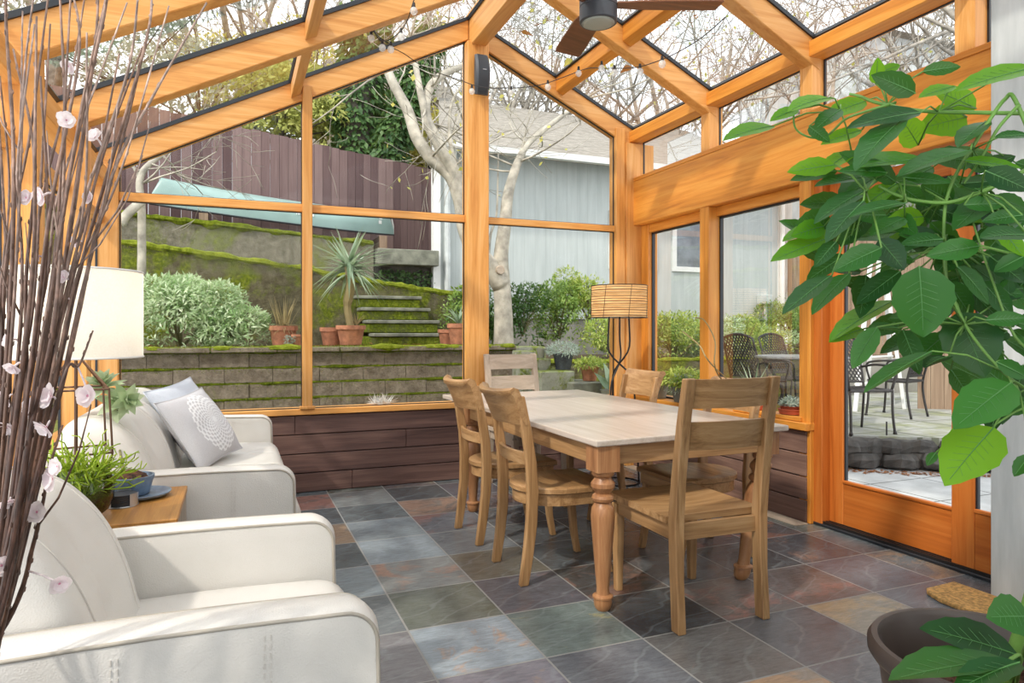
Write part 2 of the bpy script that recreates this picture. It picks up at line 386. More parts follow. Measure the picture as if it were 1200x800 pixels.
def pavers(name, a, b, s, gr, g='4f5148', w=.02, mosscol=None):
    t = NT(name); c = t.coord(); sp = t.n('ShaderNodeSeparateXYZ'); t.l(t.mapping(c, rot=(0,0,.0)), sp.inputs[0])
    fu = t.math('FRACT', t.math('DIVIDE', t.math('ADD', sp.outputs[0], 30), s)); fv = t.math('FRACT', t.math('DIVIDE', t.math('ADD', sp.outputs[1], 30), gr))
    e = t.math('LESS_THAN', t.math('MINIMUM', t.math('MINIMUM', fu, t.math('SUBTRACT', 1, fu)), t.math('MINIMUM', fv, t.math('SUBTRACT', 1, fv))), w)
    f = t.noise(c, 4, 5, .6); col = t.ramp(f, [(.3,a),(.7,b)])
    if mosscol: col = t.mix(t.ramp(t.noise(c, 1.7, 6, .7), [(.5,0.0),(.62,.8)]), col, lin(mosscol))
    return t.done(t.bsdf(t.mix(e, col, lin(g)), .7, t.bump(f, .3, .01), .3))
M['paver'] = pavers('grey_pavers', 'a2a4a4', 'c0c2c2', .62, .62, '5c5e5c', .012)
M['flag'] = pavers('flagstones', '86867f', 'a9aaa5', .95, .4, '6d7060', .03, '858a62')
def siding(name, a, b, step, groove, axis=0):
    t = NT(name); c = t.coord(); sp = t.n('ShaderNodeSeparateXYZ'); t.l(c, sp.inputs[0])
    f = t.math('FRACT', t.math('DIVIDE', t.math('ADD', sp.outputs[axis], 50), step)); e = t.math('LESS_THAN', f, groove)
    n = t.noise(t.mapping(c, (6,6,.6) if axis == 0 else (.6,6,6)), 2, 4)
    col = t.ramp(n, [(.3,a),(.7,b)])
    return t.done(t.bsdf(t.mix(t.math('MULTIPLY', e, .22), col, lin('8b9190')), .8, None, .2))
M['siding'] = siding('grey_siding', 'b3bab9', 'c3c9c8', .2, .06)
M['whitesiding'] = siding('white_siding', 'cfd2d2', 'e2e5e5', .16, .1)
M['beige'] = plain('beige_stucco', 'b5aa9a', .9)
def shingle():
    t = NT('roof_shingles'); c = t.coord(); f = t.noise(t.mapping(c, (3,14,1)), 2, 5, .7)
    return t.done(t.bsdf(t.ramp(f, [(.3,'6f6a64'),(.5,'938d84'),(.7,'b2aca2')]), .9, t.bump(f, .5, .03), .2))
M['shingle'] = shingle()
M['found'] = plain('foundation', '8d8a82', .9, var=.15, scale=3)
def fence():
    t = NT('fence_planks'); c = t.coord(); sp = t.n('ShaderNodeSeparateXYZ'); t.l(c, sp.inputs[0])
    i = t.math('FLOOR', t.math('DIVIDE', sp.outputs[0], .15)); cb = t.n('ShaderNodeCombineXYZ'); t.l(i, cb.inputs[0])
    wn = t.n('ShaderNodeTexWhiteNoise', noise_dimensions='3D'); t.l(cb.outputs[0], wn.inputs['Vector'])
    g = t.noise(t.mapping(c, (20,20,1)), 1.5, 4)
    col = t.ramp(t.math('ADD', t.math('MULTIPLY', wn.outputs['Value'], .5), t.math('MULTIPLY', g, .5)), [(.25,'5e4a4a'),(.55,'786260'),(.8,'8d7672')])
    return t.done(t.bsdf(col, .85, None, .2))
M['fence'] = fence()
M['oldfence'] = wood('old_fence', '6b5848', '8d7763', 'a8927a', 'z', .85, .6)
M['canoe'] = plain('canoe_green', '8ba5a0', .35, var=.06, scale=2)
M['tabletop_p'] = plain('patio_table_top', '9a9c9c', .35, .3, var=.12, scale=20)
M['iron'] = plain('cast_iron', '3c3a3a', .5, .4)
M['darkglass'] = plain('dark_window', '7d848c', .12, var=.25, scale=2, spec=.8)
def bulbm():
    t = NT('bulb_glass'); tr = t.n('ShaderNodeBsdfTransparent'); df = t.bsdf('0', .08) if 0 else t.bsdf((.9,.9,.88,1), .06); mx = t.n('ShaderNodeMixShader'); mx.inputs[0].default_value = .42
    t.l(tr.outputs[0], mx.inputs[1]); t.l(df, mx.inputs[2]); return t.done(mx.outputs[0])
M['bulb'] = bulbm()
M['filament'] = plain('pale_filament', 'f2ead6', .4)
M['coir'] = plain('coir_mat', 'c79a5c', .95, var=.25, scale=60, bump=1)
M['fanblade'] = wood('fan_blade', '54331f', '704429', '85553a', 'x', .45)
M['diffuser'] = plain('frosted_diffuser', '9da29a', .5, var=.03)
M['copper'] = plain('bronze_rod', '6a5040', .4, .6)
M['drawer'] = wood('grey_drawer', '6f6256', '9a8c7c', 'b5a898', 'z', .55, 1.4)
M['pink'] = plain('rose_flower', 'c9b8b4', .6)
M['mirrorpanel'] = plain('meter_grey', 'c3c8c8', .5)

# ================================================================== THE ROOM SHELL
NW = [0]; NTR = [0]
def trim(mb, mat, label, bevel=.004, **k):
    NTR[0] += 1
    return mb.solo('trim_%d' % NTR[0], M[mat], label, 'timber frame', None, 'structure', bevel=bevel, seg=1, **k)
def window(poly, label, gasket=.0065, mat='glass'):
    NW[0] += 1
    c = sum((V(p) for p in poly), V()) / len(poly)
    P = [V(p) - c for p in poly]
    mb = MB(); n = (P[1]-P[0]).cross(P[2]-P[0]).normalized()
    for i in range(len(P)):
        a, b = P[i], P[(i+1) % len(P)]
        mb.beam(a, b, gasket*2, gasket*2, n)
    o = mb.build('window_%d' % NW[0], M['black']); o.location = c
    tag(o, label, 'window', None, 'structure')
    pm = MB().add(P, [tuple(range(len(P)))]); pm.build('pane', M[mat], o)
    return o
YB = 5.46; RX = 1.92
zl = lambda x: 3.737 - .51 * (RX - x)      # underside of left rafters
zr = lambda x: 3.66 - .473 * (x - RX)      # underside of right rafters
RD = .19
TILES = {(-1,6):('6a5a56','a05848',.75),(-1,5):('586267',0,0),(-1,4):('6b6a62','9a7a58',.7),(-1,3):('4c565c',0,0),(-1,2):('747f87',0,0),(-1,1):('63686d',0,0),(-1,0):('757074',0,0),(-1,-1):('6c696d',0,0),
 (0,6):('7c8282','9a7866',.3),(0,5):('525b5f',0,0),(0,4):('78848b',0,0),(0,3):('84919a',0,0),(0,2):('7a7b7a','9c6a52',.5),(0,1):('585b4f',0,0),(0,0):('84909a','b57c44',.42),(0,-1):('6f6b76','8a6f60',.3),(0,-2):('66666c',0,0),
 (1,6):('484e51',0,0),(1,5):('75695f','a5785c',.65),(1,4):('676a72','8a4f48',.55),(1,3):('6a7076',0,0),(1,2):('655d4e',0,0),(1,1):('565059','6a5058',.4),(1,0):('67746f','a09a55',.35),(1,-1):('5f6168','7a6258',.2),(1,-2):('6c7076','a5805c',.3),
 (2,6):('5d5a63',0,0),(2,5):('6a6066','8a5a50',.5),(2,4):('4a4e55',0,0),(2,3):('43474c',0,0),(2,2):('44484e',0,0),(2,1):('45403e','7d4a38',.5),(2,0):('303338',0,0),(2,-1):('66625f','8c5a4a',.25),(2,-2):('8d8272','b08452',.6),(2,-3):('5d6064',0,0),
 (3,3):('4a4e54',0,0),(3,2):('50545a',0,0),(3,1):('4e5258',0,0),(3,0):('6a625f','9a5a50',.5),(3,-1):('54585e',0,0),(3,-2):('5b5f66',0,0),(3,-3):('80786a','b08452',.5),(4,2):('4a4448','7d3f3a',.5),(4,1):('42464b',0,0),(4,0):('695d5a','8f4f48',.45),(4,-1):('8c8778','a89468',.55),(4,-2):('5c6066',0,0),
 (5,2):('5a5456','a0583a',.6),(5,1):('4e5056','8c5a40',.45),(5,0):('5c616b',0,0),(5,-1):('5f6670',0,0),(5,-2):('62666c',0,0)}
random.seed(3); PALT = ['4c5257','5c666b','6c7579','605c5b','3c4045','646860','665c5e','565d63']
m = MB(); tc1 = []; tc2 = []
for i in range(-5, 8):
    for j in range(-12, 9):
        x0, x1, y0, y1 = max(-1.1, .67+.43*i), min(3.7, .67+.43*(i+1)), max(-2.6, 2.353+.4275*j), min(5.6, 2.353+.4275*(j+1))
        if x1 <= x0 or y1 <= y0: continue
        m.add([(x0,y0,0),(x1,y0,0),(x1,y1,0),(x0,y1,0)], [(0,1,2,3)])
        a, b, k = TILES.get((i,j)) or (random.choice(PALT), random.choice(['8a5444','9a7a58','8d8764']), random.choice([0,0,0,.4,.55]))
        tc1 += list(lin(a))*4; tc2 += (list(lin(b))[:3] if b else [0,0,0]) * 0 + (list((lin(b) if b else (0,0,0,1))[:3]) + [k])*4
fl = m.build('floor', M['slate']); tag(fl, 'polished multicoloured slate tile floor of the sunroom', 'floor', None, 'structure')
for nm_, dat in (('tile', tc1), ('stain', tc2)): fl.data.color_attributes.new(nm_, 'FLOAT_COLOR', 'CORNER').data.foreach_set('color', dat)
# low dark board walls
def boards(x0, x1, y0, y1, axis, name, mat, label, n=4, z1=.595):
    mb = MB(); h = z1 / n
    for i in range(n):
        a, b = i*h + .004, (i+1)*h - .004
        if axis == 'x':
            cut = x0 + (x1-x0) * [.4, .12, .5, .3][i % 4]
            mb.box(x0, cut-.001, y0, y1, a, b); mb.box(cut+.001, x1, y0, y1, a, b)
        else: mb.box(x0, x1, y0, y1, a, b)
    if axis == 'x': mb.box(x0, x1, y0+.03, y1+.04, 0, z1)
    else: mb.box(min(x0,x1)+.03*(x0>0), max(x0,x1)-.03*(x0<0), y0+.002, y1-.002, 0, z1)
    return mb.solo(name, M[mat], label, 'wall', None, 'structure', bevel=.003, seg=1)
boards(-.86, 3.46, YB, YB+.05, 'x', 'wall_back', 'wains', 'dark brown stained horizontal board wall under the gable windows')
boards(3.42, 3.56, 3.36, YB, 'y', 'wall_right', 'wains_y', 'dark brown board wall below the plant sill, ending at the sliding door')
boards(-.98, -.87, .6, YB, 'y', 'wall_left', 'wains_y', 'dark brown board wall behind the white sofa')
trim(MB().box(-.86, 3.46, YB-.03, YB+.16, .6, .645), 'fir_x', 'light fir window sill on the back board wall')
trim(MB().box(3.385, 3.72, 3.33, YB-.03, .6, .65), 'firr_y', 'fir sill carrying potted plants along the right windows')
trim(MB().box(-.98, -.82, .6, YB-.03, .6, .645), 'fir_y', 'fir sill of the left windows behind the sofa')
# gable wall members
def gz(x): return zl(x) if x < RX else zr(x)
trim(MB().box(1.80, 1.99, YB-.075, YB+.07, .645, 3.66), 'fir_z', 'tall centre fir post under the ridge carrying the speaker', .006)
trim(MB().box(.488, .56, YB-.05, YB+.04, .645, zl(.52)+.09), 'fir_z', 'slim fir mullion in the left half of the gable wall')
trim(MB().box(.468, .58, YB-.06, YB+.0, .645, .668), 'fir_z', 'small wood foot block under the slim gable mullion', .004)
trim(MB().box(-.9, -.74, YB-.05, YB+.1, .645, zl(-.8)+.04), 'fir_z', 'fir corner post at the back left corner behind the lampshade')
trim(MB().box(3.25, 3.345, YB-.03, YB+.1, .645, zr(3.3)+.1), 'fir_z', 'slim fir post at the right end of the gable windows')
trim(MB().box(3.345, 3.64, YB-.05, YB+.12, .0, zr(3.5)+.06), 'fir_z', 'fir corner post at the back right corner behind the floor lamp')
trim(MB().box(-.74, 1.80, YB-.01, YB+.05, 2.155, 2.215), 'fir_x', 'horizontal fir rail across the left gable windows')
trim(MB().box(1.99, 3.25, YB-.01, YB+.05, 2.155, 2.21), 'fir_x', 'horizontal fir rail across the right gable window')
def raftL(Y, x0, x1, dep=RD, w=.09):
    return MB().hexa([(x0,Y-w/2,zl(x0)),(x1,Y-w/2,zl(x1)),(x1,Y+w/2,zl(x1)),(x0,Y+w/2,zl(x0))],
                     [(x0,Y-w/2,zl(x0)+dep),(x1,Y-w/2,zl(x1)+dep),(x1,Y+w/2,zl(x1)+dep),(x0,Y+w/2,zl(x0)+dep)])
def raftR(Y, x0, x1, dep=RD, w=.09):
    return MB().hexa([(x0,Y-w/2,zr(x0)),(x1,Y-w/2,zr(x1)),(x1,Y+w/2,zr(x1)),(x0,Y+w/2,zr(x0))],
                     [(x0,Y-w/2,zr(x0)+dep),(x1,Y-w/2,zr(x1)+dep),(x1,Y+w/2,zr(x1)+dep),(x0,Y+w/2,zr(x0)+dep)])
RY = [5.50, 4.385, 3.365, 2.33, 1.28]
nm = ['gable wall', 'first bay in from the gable', 'second bay in from the gable', 'third bay in from the gable', 'bay nearest the house']
for i, Y in enumerate(RY):
    trim(raftL(Y, -.92, 1.83, w=.1), 'fir_x', 'sloping fir rafter on the left roof slope at the ' + nm[i], .005)
    trim(raftR(Y, 1.97, 3.5, w=.1), 'fir_x' if i else 'fir_x', 'sloping fir rafter on the right roof slope at the ' + nm[i], .005)
# ridge beam
trim(MB().box(1.835, 1.965, .9, 5.56, 3.63, 3.93), 'fir_y', 'heavy fir ridge beam running along the roof peak', .006)
for i in range(4):
    a, b = RY[i+1] + .05, RY[i] - .05
    x = .44
    trim(MB().hexa([(x-.035,a,zl(x-.035)+.05),(x+.035,a,zl(x+.035)+.05),(x+.035,b,zl(x+.035)+.05),(x-.035,b,zl(x-.035)+.05)],
                   [(x-.035,a,zl(x-.035)+RD),(x+.035,a,zl(x+.035)+RD),(x+.035,b,zl(x+.035)+RD),(x-.035,b,zl(x-.035)+RD)]), 'fir_y', 'short purlin between rafters of the left slope, in the ' + ['gable','second','third','fourth'][i] + ' bay')
    x = 2.68
    trim(MB().hexa([(x-.035,a,zr(x-.035)+.05),(x+.035,a,zr(x+.035)+.05),(x+.035,b,zr(x+.035)+.05),(x-.035,b,zr(x-.035)+.05)],
                   [(x-.035,a,zr(x-.035)+RD),(x+.035,a,zr(x+.035)+RD),(x+.035,b,zr(x+.035)+RD),(x-.035,b,zr(x-.035)+RD)]), 'firr_y', 'short purlin between rafters of the right slope, in the ' + ['gable','second','third','fourth'][i] + ' bay')
    bay = ['gable', 'second', 'third', 'fourth'][i]
    e = .004
    for x0, x1, wh in ((-.88, .405, 'lower'), (.475, 1.83, 'upper')):
        window([(x0,a,zl(x0)+RD-.012),(x1,a,zl(x1)+RD-.012),(x1,b,zl(x1)+RD-.012),(x0,b,zl(x0)+RD-.012)], 'sloping roof glass pane, %s row of the left slope, %s bay' % (wh, bay), .013)
    for x0, x1, wh in ((1.97, 2.645, 'upper'), (2.715, 3.44, 'lower')):
        window([(x0,a,zr(x0)+RD-.012),(x1,a,zr(x1)+RD-.012),(x1,b,zr(x1)+RD-.012),(x0,b,zr(x0)+RD-.012)], 'sloping roof glass pane, %s row of the right slope, %s bay' % (wh, bay), .013)
# right wall: eave plate, clerestory, header, posts
trim(MB().box(3.40, 3.56, .9, YB+.02, 2.99, 3.09), 'firr_y', 'fir eave plate along the top of the right clerestory windows')
trim(MB().box(3.42, 3.60, .9, YB-.03, 2.215, 2.62), 'firr_y', 'deep fir header beam over the right windows and the sliding door', .006)
trim(MB().box(3.42, 3.58, .9, YB-.03, 2.621, 2.655), 'firr_y', 'narrow fir cap strip on the header beam')
trim(MB().box(3.505, 3.6, 3.432, 5.288, 2.14, 2.214), 'firr_y', 'recessed fir head rail of the right windows')
for i, Y in enumerate(RY[1:]):
    trim(MB().box(3.43, 3.56, Y-.045, Y+.06, 2.655, 3.0), 'fir_z', 'short clerestory post on the header beam at the ' + nm[i+1])
trim(MB().box(3.43, 3.58, 4.35, 4.46, .65, 2.215), 'firr_z', 'fir post between the two right windows over the plant sill')
trim(MB().box(3.50, 3.60, 5.29, 5.408, .65, 2.214), 'firr_z', 'fir jamb beside the back right corner behind the floor lamp')
trim(MB().box(3.43, 3.60, 3.335, 3.43, 0.0, 2.215), 'firr_z', 'outer fir jamb of the sliding glass door beside the plant sill')
trim(MB().box(3.46, 3.60, 3.27, 3.34, 0.0, 2.215), 'door_z', 'inner fir jamb of the sliding glass door')
for i, (a, b) in enumerate(((4.455, 5.41), (3.43, 4.34), (2.39, 3.31), (1.35, 2.28))):
    window([(3.53,a,2.66),(3.53,b,2.66),(3.53,b,2.99),(3.53,a,2.99)], 'clear clerestory window over the header beam, %s from the back corner' % ['first','second','third','fourth'][i])
window([(3.55,4.46,.65),(3.55,5.29,.65),(3.55,5.29,2.14),(3.55,4.46,2.14)], 'tall window on the right wall beside the back corner post', .014)
window([(3.55,3.43,.65),(3.55,4.35,.65),(3.55,4.35,2.14),(3.55,3.43,2.14)], 'tall window on the right wall beside the sliding door jamb', .014)
g = YB + .02
window([(-.74,g,.645),(.488,g,.645),(.488,g,2.155),(-.74,g,2.155)], 'lower gable window behind the white sofa')
window([(.56,g,.645),(1.80,g,.645),(1.80,g,2.155),(.56,g,2.155)], 'lower gable window looking out on the mossy steps')
window([(1.99,g,.645),(3.25,g,.645),(3.25,g,2.155),(1.99,g,2.155)], 'lower gable window behind the dining table')
window([(-.74,g,2.215),(.488,g,2.215),(.488,g,zl(.488)),(-.74,g,zl(-.74))], 'upper slanted gable window at the left end')
window([(.56,g,2.215),(1.80,g,2.215),(1.80,g,zl(1.80)),(.56,g,zl(.56))], 'upper slanted gable window left of the centre post')
window([(1.99,g,2.21),(3.25,g,2.21),(3.25,g,zr(3.25)),(1.99,g,zr(1.99))], 'upper slanted gable window right of the centre post')
# left wall
trim(MB().box(-.92, -.80, .9, YB-.04, 2.24, 2.36), 'fir_y', 'fir eave plate along the top of the left wall')
trim(MB().box(-.90, -.83, .9, YB-.04, 1.98, 2.05), 'fir_y', 'horizontal fir rail across the left wall windows')
for i, Y in enumerate(RY[1:4]):
    trim(MB().box(-.87, -.742, Y-.045, Y+.075, .645, 2.40), 'fir_z', 'fir post of the left wall at the ' + nm[i+1])
for i, (a, b) in enumerate(((4.46, 5.41), (3.44, 4.34), (2.405, 3.32))):
    window([(-.87,a,.645),(-.87,b,.645),(-.87,b,1.98),(-.87,a,1.98)], 'left wall window, %s from the back corner' % ['first','second','third'][i])
# sliding door
def door(x, y0, y1, label, nm_, w=.105, kick=.29):
    NTR[0] += 0
    o = bpy.data.objects.new(nm_, None); COL.objects.link(o); o.location = (x, (y0+y1)/2, .03); tag(o, label, 'door', None, 'structure')
    MB().box(x-.022, x+.022, y1-w, y1, .03, 2.19).build('stile', M['door_z'], o, True, bevel=.004, seg=1)
    MB().box(x-.022, x+.022, y0, y0+w, .03, 2.19).build('stile', M['door_z'], o, True, bevel=.004, seg=1)
    MB().box(x-.02, x+.02, y0+w, y1-w, .03, kick).build('bottom_rail', M['door_y'], o, True, bevel=.004, seg=1)
    MB().box(x-.028, x+.0, y0+w, y1-w, kick, kick+.02).build('glazing_bead', M['door_y'], o, True, bevel=.006, seg=2)
    MB().box(x-.02, x+.02, y0+w, y1-w, 2.07, 2.19).build('top_rail', M['door_y'], o, True, bevel=.004, seg=1)
    a, b = y0+w, y1-w
    MB().add([(x,a,kick),(x,b,kick),(x,b,2.07),(x,a,2.07)], [(0,1,2,3)]).build('pane', M['glass'], o, True)
    f = MB()
    for p, q in (((x,a,kick),(x,b,kick)),((x,b,kick),(x,b,2.07)),((x,b,2.07),(x,a,2.07)),((x,a,2.07),(x,a,kick))): f.beam(p, q, .02, .02, (1,0,0))
    f.build('gasket', M['black'], o, True)
    return o
door(3.545, 2.345, 3.27, 'sliding glass door in reddish fir, the leaf beside the plant sill', 'door_1')
door(3.50, 1.4, 2.44, 'fixed glass door leaf in reddish fir behind the large potted plant', 'door_2', .12, .32)
trim(MB().box(3.31, 3.417, 3.34, 5.40, 0, .006), 'pale_y', 'tan border strip on the floor along the right board wall', .001)
tr = thing('door_track', 'black ribbed sliding door track on the slate floor', 'door track', (3.53, 2.3, 0), kind='structure')
MB().box(3.455, 3.60, 1.2, 3.34, 0, .018).build('sill_plate', M['black'], tr, True, bevel=.003, seg=1)
for x in (3.468, 3.492, 3.52, 3.56): MB().box(x, x+.01, 1.2, 3.34, .018, .034).build('rail', M['blackmetal'], tr, True)
# pier of the house wall on the right
MB().box(3.262, 3.40, -.6, 2.10, 0, 2.96).solo('wall_pier', M['pier'], 'brushed white end wall beside the large potted plant', 'wall', None, 'structure', bevel=.004, seg=1)

# ================================================================== DINING SET
def turned_leg(mb, top=(0,0), bot=(0,0), zt=.62, r=1.0):
    prof = [(.026,.0),(.036,.012),(.041,.035),(.040,.052),(.046,.056),(.046,.064),(.030,.072),(.028,.10),(.034,.16),(.043,.27),(.051,.37),(.054,.42),(.050,.455),(.038,.475),(.034,.48),(.046,.488),(.050,.50),(.046,.512),(.035,.52),(.040,.53),(.053,.548),(.053,.566),(.040,.584),(.036,.592),(.046,.598),(.050,.606),(.050,.62)]
    n = 24; rings = []
    for rr, z in prof:
        t = z / .62; cx = bot[0] + (top[0]-bot[0])*t; cy = bot[1] + (top[1]-bot[1])*t
        rings.append([(cx + rr*r*cos(2*PI*k/n), cy + rr*r*sin(2*PI*k/n), z) for k in range(n)])
    mb.loft(rings)
tb = thing('dining_table', 'light oak farmhouse dining table with turned legs and a pale whitewashed top', 'table', (2.03, 3.75, 0))
tp = MB()
TX0, TX1, TY0, TY1 = 1.455, 2.60, 2.595, 4.95
tp.add([(TX0,TY0,.737),(TX1,TY0+.07,.737),(TX1,TY1,.737),(TX0,TY1,.737),(TX0,TY0,.765),(TX1,TY0+.07,.765),(TX1,TY1,.765),(TX0,TY1,.765)], [(0,3,2,1),(4,5,6,7),(0,1,5,4),(1,2,6,5),(2,3,7,6),(3,0,4,7)])
tp.build('tabletop', M['top_y'], tb, True, bevel=.005, seg=2)
legs = [((1.525,2.665),(1.525,2.665)),((2.50,2.74),(2.36,2.74)),((1.53,4.46),(1.53,4.46)),((2.50,4.46),(2.50,4.46))]
for t_, b_ in legs:
    m = MB(); turned_leg(m, t_, b_); m.box(t_[0]-.055, t_[0]+.055, t_[1]-.055, t_[1]+.055, .62, .737)
    m.build('leg', M['leg_z'], tb, True, smooth=True, angle=35)
for x in (1.50, 2.52): 
    m = MB(); m.box(x-.011, x+.011, 2.72, 3.35, .645, .737); m.box(x-.011, x+.011, 3.353, 3.70, .645, .737); m.box(x-.011, x+.011, 3.703, 4.41, .645, .737)
    m.build('apron', M['oak_y'], tb, True, bevel=.002, seg=1)
for y in (2.66, 4.46): MB().box(1.58, 2.45, y-.011, y+.011, .645, .737).build('apron', M['oak_x'], tb, True, bevel=.002, seg=1)

def curved_slat(mb, w, z0, z1, y, bow, th=.022, tilt=0.0, n=10):
    rings = []
    for i in range(n+1):
        s = -1 + 2*i/n; x = s*w/2; yy = y - bow*(1 - s*s)
        rings.append([(x,yy-th/2,z0),(x,yy+th/2,z0),(x,yy+th/2-tilt,z1),(x,yy-th/2-tilt,z1)])
    mb.loft(rings)
def end_chair(name, label, mat='oak'):
    t = thing(name, label, 'chair', group='square-seated end chairs of the dining table')
    mz, mx, my = M[mat+'_z'], M[mat+'_x'], M['oak_x'] if mat == 'oak' else M[mat+'_x']
    for s in (-1, 1):      # back post, raked above the seat and splayed below it
        x = s*.215; prof = [(-.265,0),(-.25,.22),(-.245,.45),(-.262,.62),(-.295,.85),(-.335,1.05)]; rings = []
        for y, z in prof:
            h = .023 if z > .3 else .019; k = .028 - .010*max(0, (z-.45)/.6)
            rings.append([(x-h,y-k,z),(x+h,y-k,z),(x+h,y+k,z),(x-h,y+k,z)])
        MB().loft(rings).build('back_leg', mz, t, bevel=.004, seg=1)
        MB().loft([[(x*.98-a,.235-a,z),(x*.98+a,.235-a,z),(x*.98+a,.235+a,z),(x*.98-a,.235+a,z)] for a, z in ((.017,0),(.024,.42))]).build('leg', mz, t, bevel=.004, seg=1)
    st = MB(); n = 12; grid = []
    x0, x1, y0, y1 = -.245, .245, -.215, .285
    vs = []; fs = []
    for j in range(n+1):
        for i in range(n+1):
            u, v = i/n, j/n; dip = .012*sin(PI*u)*sin(PI*v)
            vs.append((x0+(x1-x0)*u, y0+(y1-y0)*v, .468-dip))
    for j in range(n):
        for i in range(n): a = j*(n+1)+i; fs.append((a,a+1,a+n+2,a+n+1))
    st.add(vs, fs); bot = [(x0,y0,.44),(x1,y0,.44),(x1,y1,.44),(x0,y1,.44)]
    b0 = len(st.v); st.v += bot; st.f.append((b0+3,b0+2,b0+1,b0))
    N = n+1
    st.f.append(tuple([b0, b0+1] + [i for i in range(n, -1, -1)])); st.f.append(tuple([b0+2, b0+3] + [n*N+i for i in range(0, n+1)]))
    st.f.append(tuple([b0+1, b0+2] + [j*N+n for j in range(n, -1, -1)])); st.f.append(tuple([b0+3, b0] + [j*N for j in range(0, n+1)]))
    st.build('seat', my, t, smooth=True, angle=40)
    for s in (-1, 1): MB().box(s*.213-.011, s*.213+.011, -.225, .225, .37, .44).build('seat_rail', M['oak_y'] if mat=='oak' else M[mat+'_y'], t, bevel=.002, seg=1)
    for y in (-.235, .235): MB().box(-.2, .2, y-.011, y+.011, .37, .44).build('seat_rail', mx, t, bevel=.002, seg=1)
    m = MB(); curved_slat(m, .40, .925, 1.045, -.30, .028, .022, .022); m.build('crest_rail', mx, t, smooth=True, angle=40)
    m = MB(); curved_slat(m, .40, .75, .868, -.268, .028, .02, .02); m.build('back_slat', mx, t, smooth=True, angle=40)
    return t
c1 = end_chair('dining_chair', 'square-seated slat-back oak chair at the near end of the table, its back to the viewer')
c1.location = (1.915, 2.60, 0); c1.rotation_euler = (0,0,radians(-1))
c2 = end_chair('dining_chair', 'weathered pale slat-back chair at the far end of the table by the centre post', 'pale')
c2.location = (2.17, 5.0, 0); c2.rotation_euler = (0,0,PI + .03)
def side_chair(name, label):
    t = thing(name, label, 'chair', group='round-seated side chairs of the dining table')
    mz, mx = M['oak_z'], M['oak_x']
    for s in (-1, 1):       # sabre back posts in one sweep
        pr = [(-.250,.0),(-.228,.14),(-.210,.30),(-.205,.45),(-.214,.60),(-.240,.76),(-.275,.925)]; rings = []
        for i, (y, z) in enumerate(pr):
            x = s*(.188 + .012*(z/.9)); h = .014 + .003*(z<.5); k = .022 + .006*sin(PI*min(1, z/.9))
            rings.append([(x-h,y-k,z),(x+h,y-k,z),(x+h,y+k,z),(x-h,y+k,z)])
        MB().loft(rings).build('back_leg', mz, t, bevel=.004, seg=1, smooth=False)
        pr = [(.235,.0),(.212,.12),(.20,.25),(.20,.41)]; rings = []
        for y, z in pr:
            x = s*.175; h = .016 + .012*z; k = .017 + .012*z
            rings.append([(x-h,y-k,z),(x+h,y-k,z),(x+h,y+k,z),(x-h,y+k,z)])
        MB().loft(rings).build('leg', mz, t, bevel=.004, seg=1)
    def outline(k):
        pts = [(-.215*k,.245*k),(.215*k,.245*k),(.222*k,.12*k),(.222*k,.0)]
        for i in range(1, 12):
            a = PI*i/12; pts.append((.222*k*cos(a), -.222*k*sin(a)*1.05))
        pts += [(-.222*k,.0),(-.222*k,.12*k)]
        return pts[::-1]
    m = MB(); o1, o2, o3 = outline(1), outline(.96), outline(.55)
    m.loft([[(x,y,.428) for x,y in o2],[(x,y,.434) for x,y in o1],[(x,y,.455) for x,y in o1],[(x,y,.462) for x,y in o2],[(x,y,.450) for x,y in o3]]); m.build('seat', mx, t, smooth=True, angle=50)
    m = MB(); ap = outline(.93); m.loft([[(x,y,.37) for x,y in ap],[(x,y,.428) for x,y in ap]]); m.build('seat_rail', mx, t, smooth=True, angle=40)
    # barrel crest with rolled top
    m = MB(); n = 12; rings = []
    for i in range(n+1):
        s = -1+2*i/n; x = s*.215; y = -.268 - .055*(1-s*s)
        zt = .945 + .012*abs(s)**3; zb = .785 + .03*(1-s*s)*0
        rings.append([(x,y+.032,zb),(x,y+.012,zb),(x,y-.022,zb+.08),(x,y-.045,zt-.03),(x,y-.062,zt-.018),(x,y-.064,zt),(x,y-.045,zt+.012),(x,y-.018,zt+.002),(x,y-.004,zt-.03),(x,y+.012,zb+.07)])
    m.loft(rings); m.build('crest_rail', mx, t, smooth=True, angle=50)
    m = MB(); n = 10; rings = []
    for i in range(n+1):
        s = -1+2*i/n; x = s*.205; y = -.212 - .04*(1-s*s)
        rings.append([(x,y-.01,.585),(x,y+.01,.585),(x,y+.004,.645),(x,y-.016,.645)])
    m.loft(rings); m.build('back_slat', mx, t, smooth=True, angle=50)
    return t
s1 = side_chair('dining_chair', 'round-seated oak chair on the sofa side of the table, the one nearer the viewer')
s1.location = (1.56, 3.25, 0); s1.rotation_euler = (0,0,-PI/2)
dup(s1, (1.565, 3.93, 0), -PI/2+.02, 'round-seated oak chair on the sofa side of the table, nearer the board wall')
dup(s1, (2.405, 3.17, 0), PI/2, 'round-seated oak chair on the plant sill side, half hidden by the slat-back end chair')
dup(s1, (2.405, 4.14, 0), PI/2, 'round-seated oak chair on the plant sill side with sunlight on its backrest')

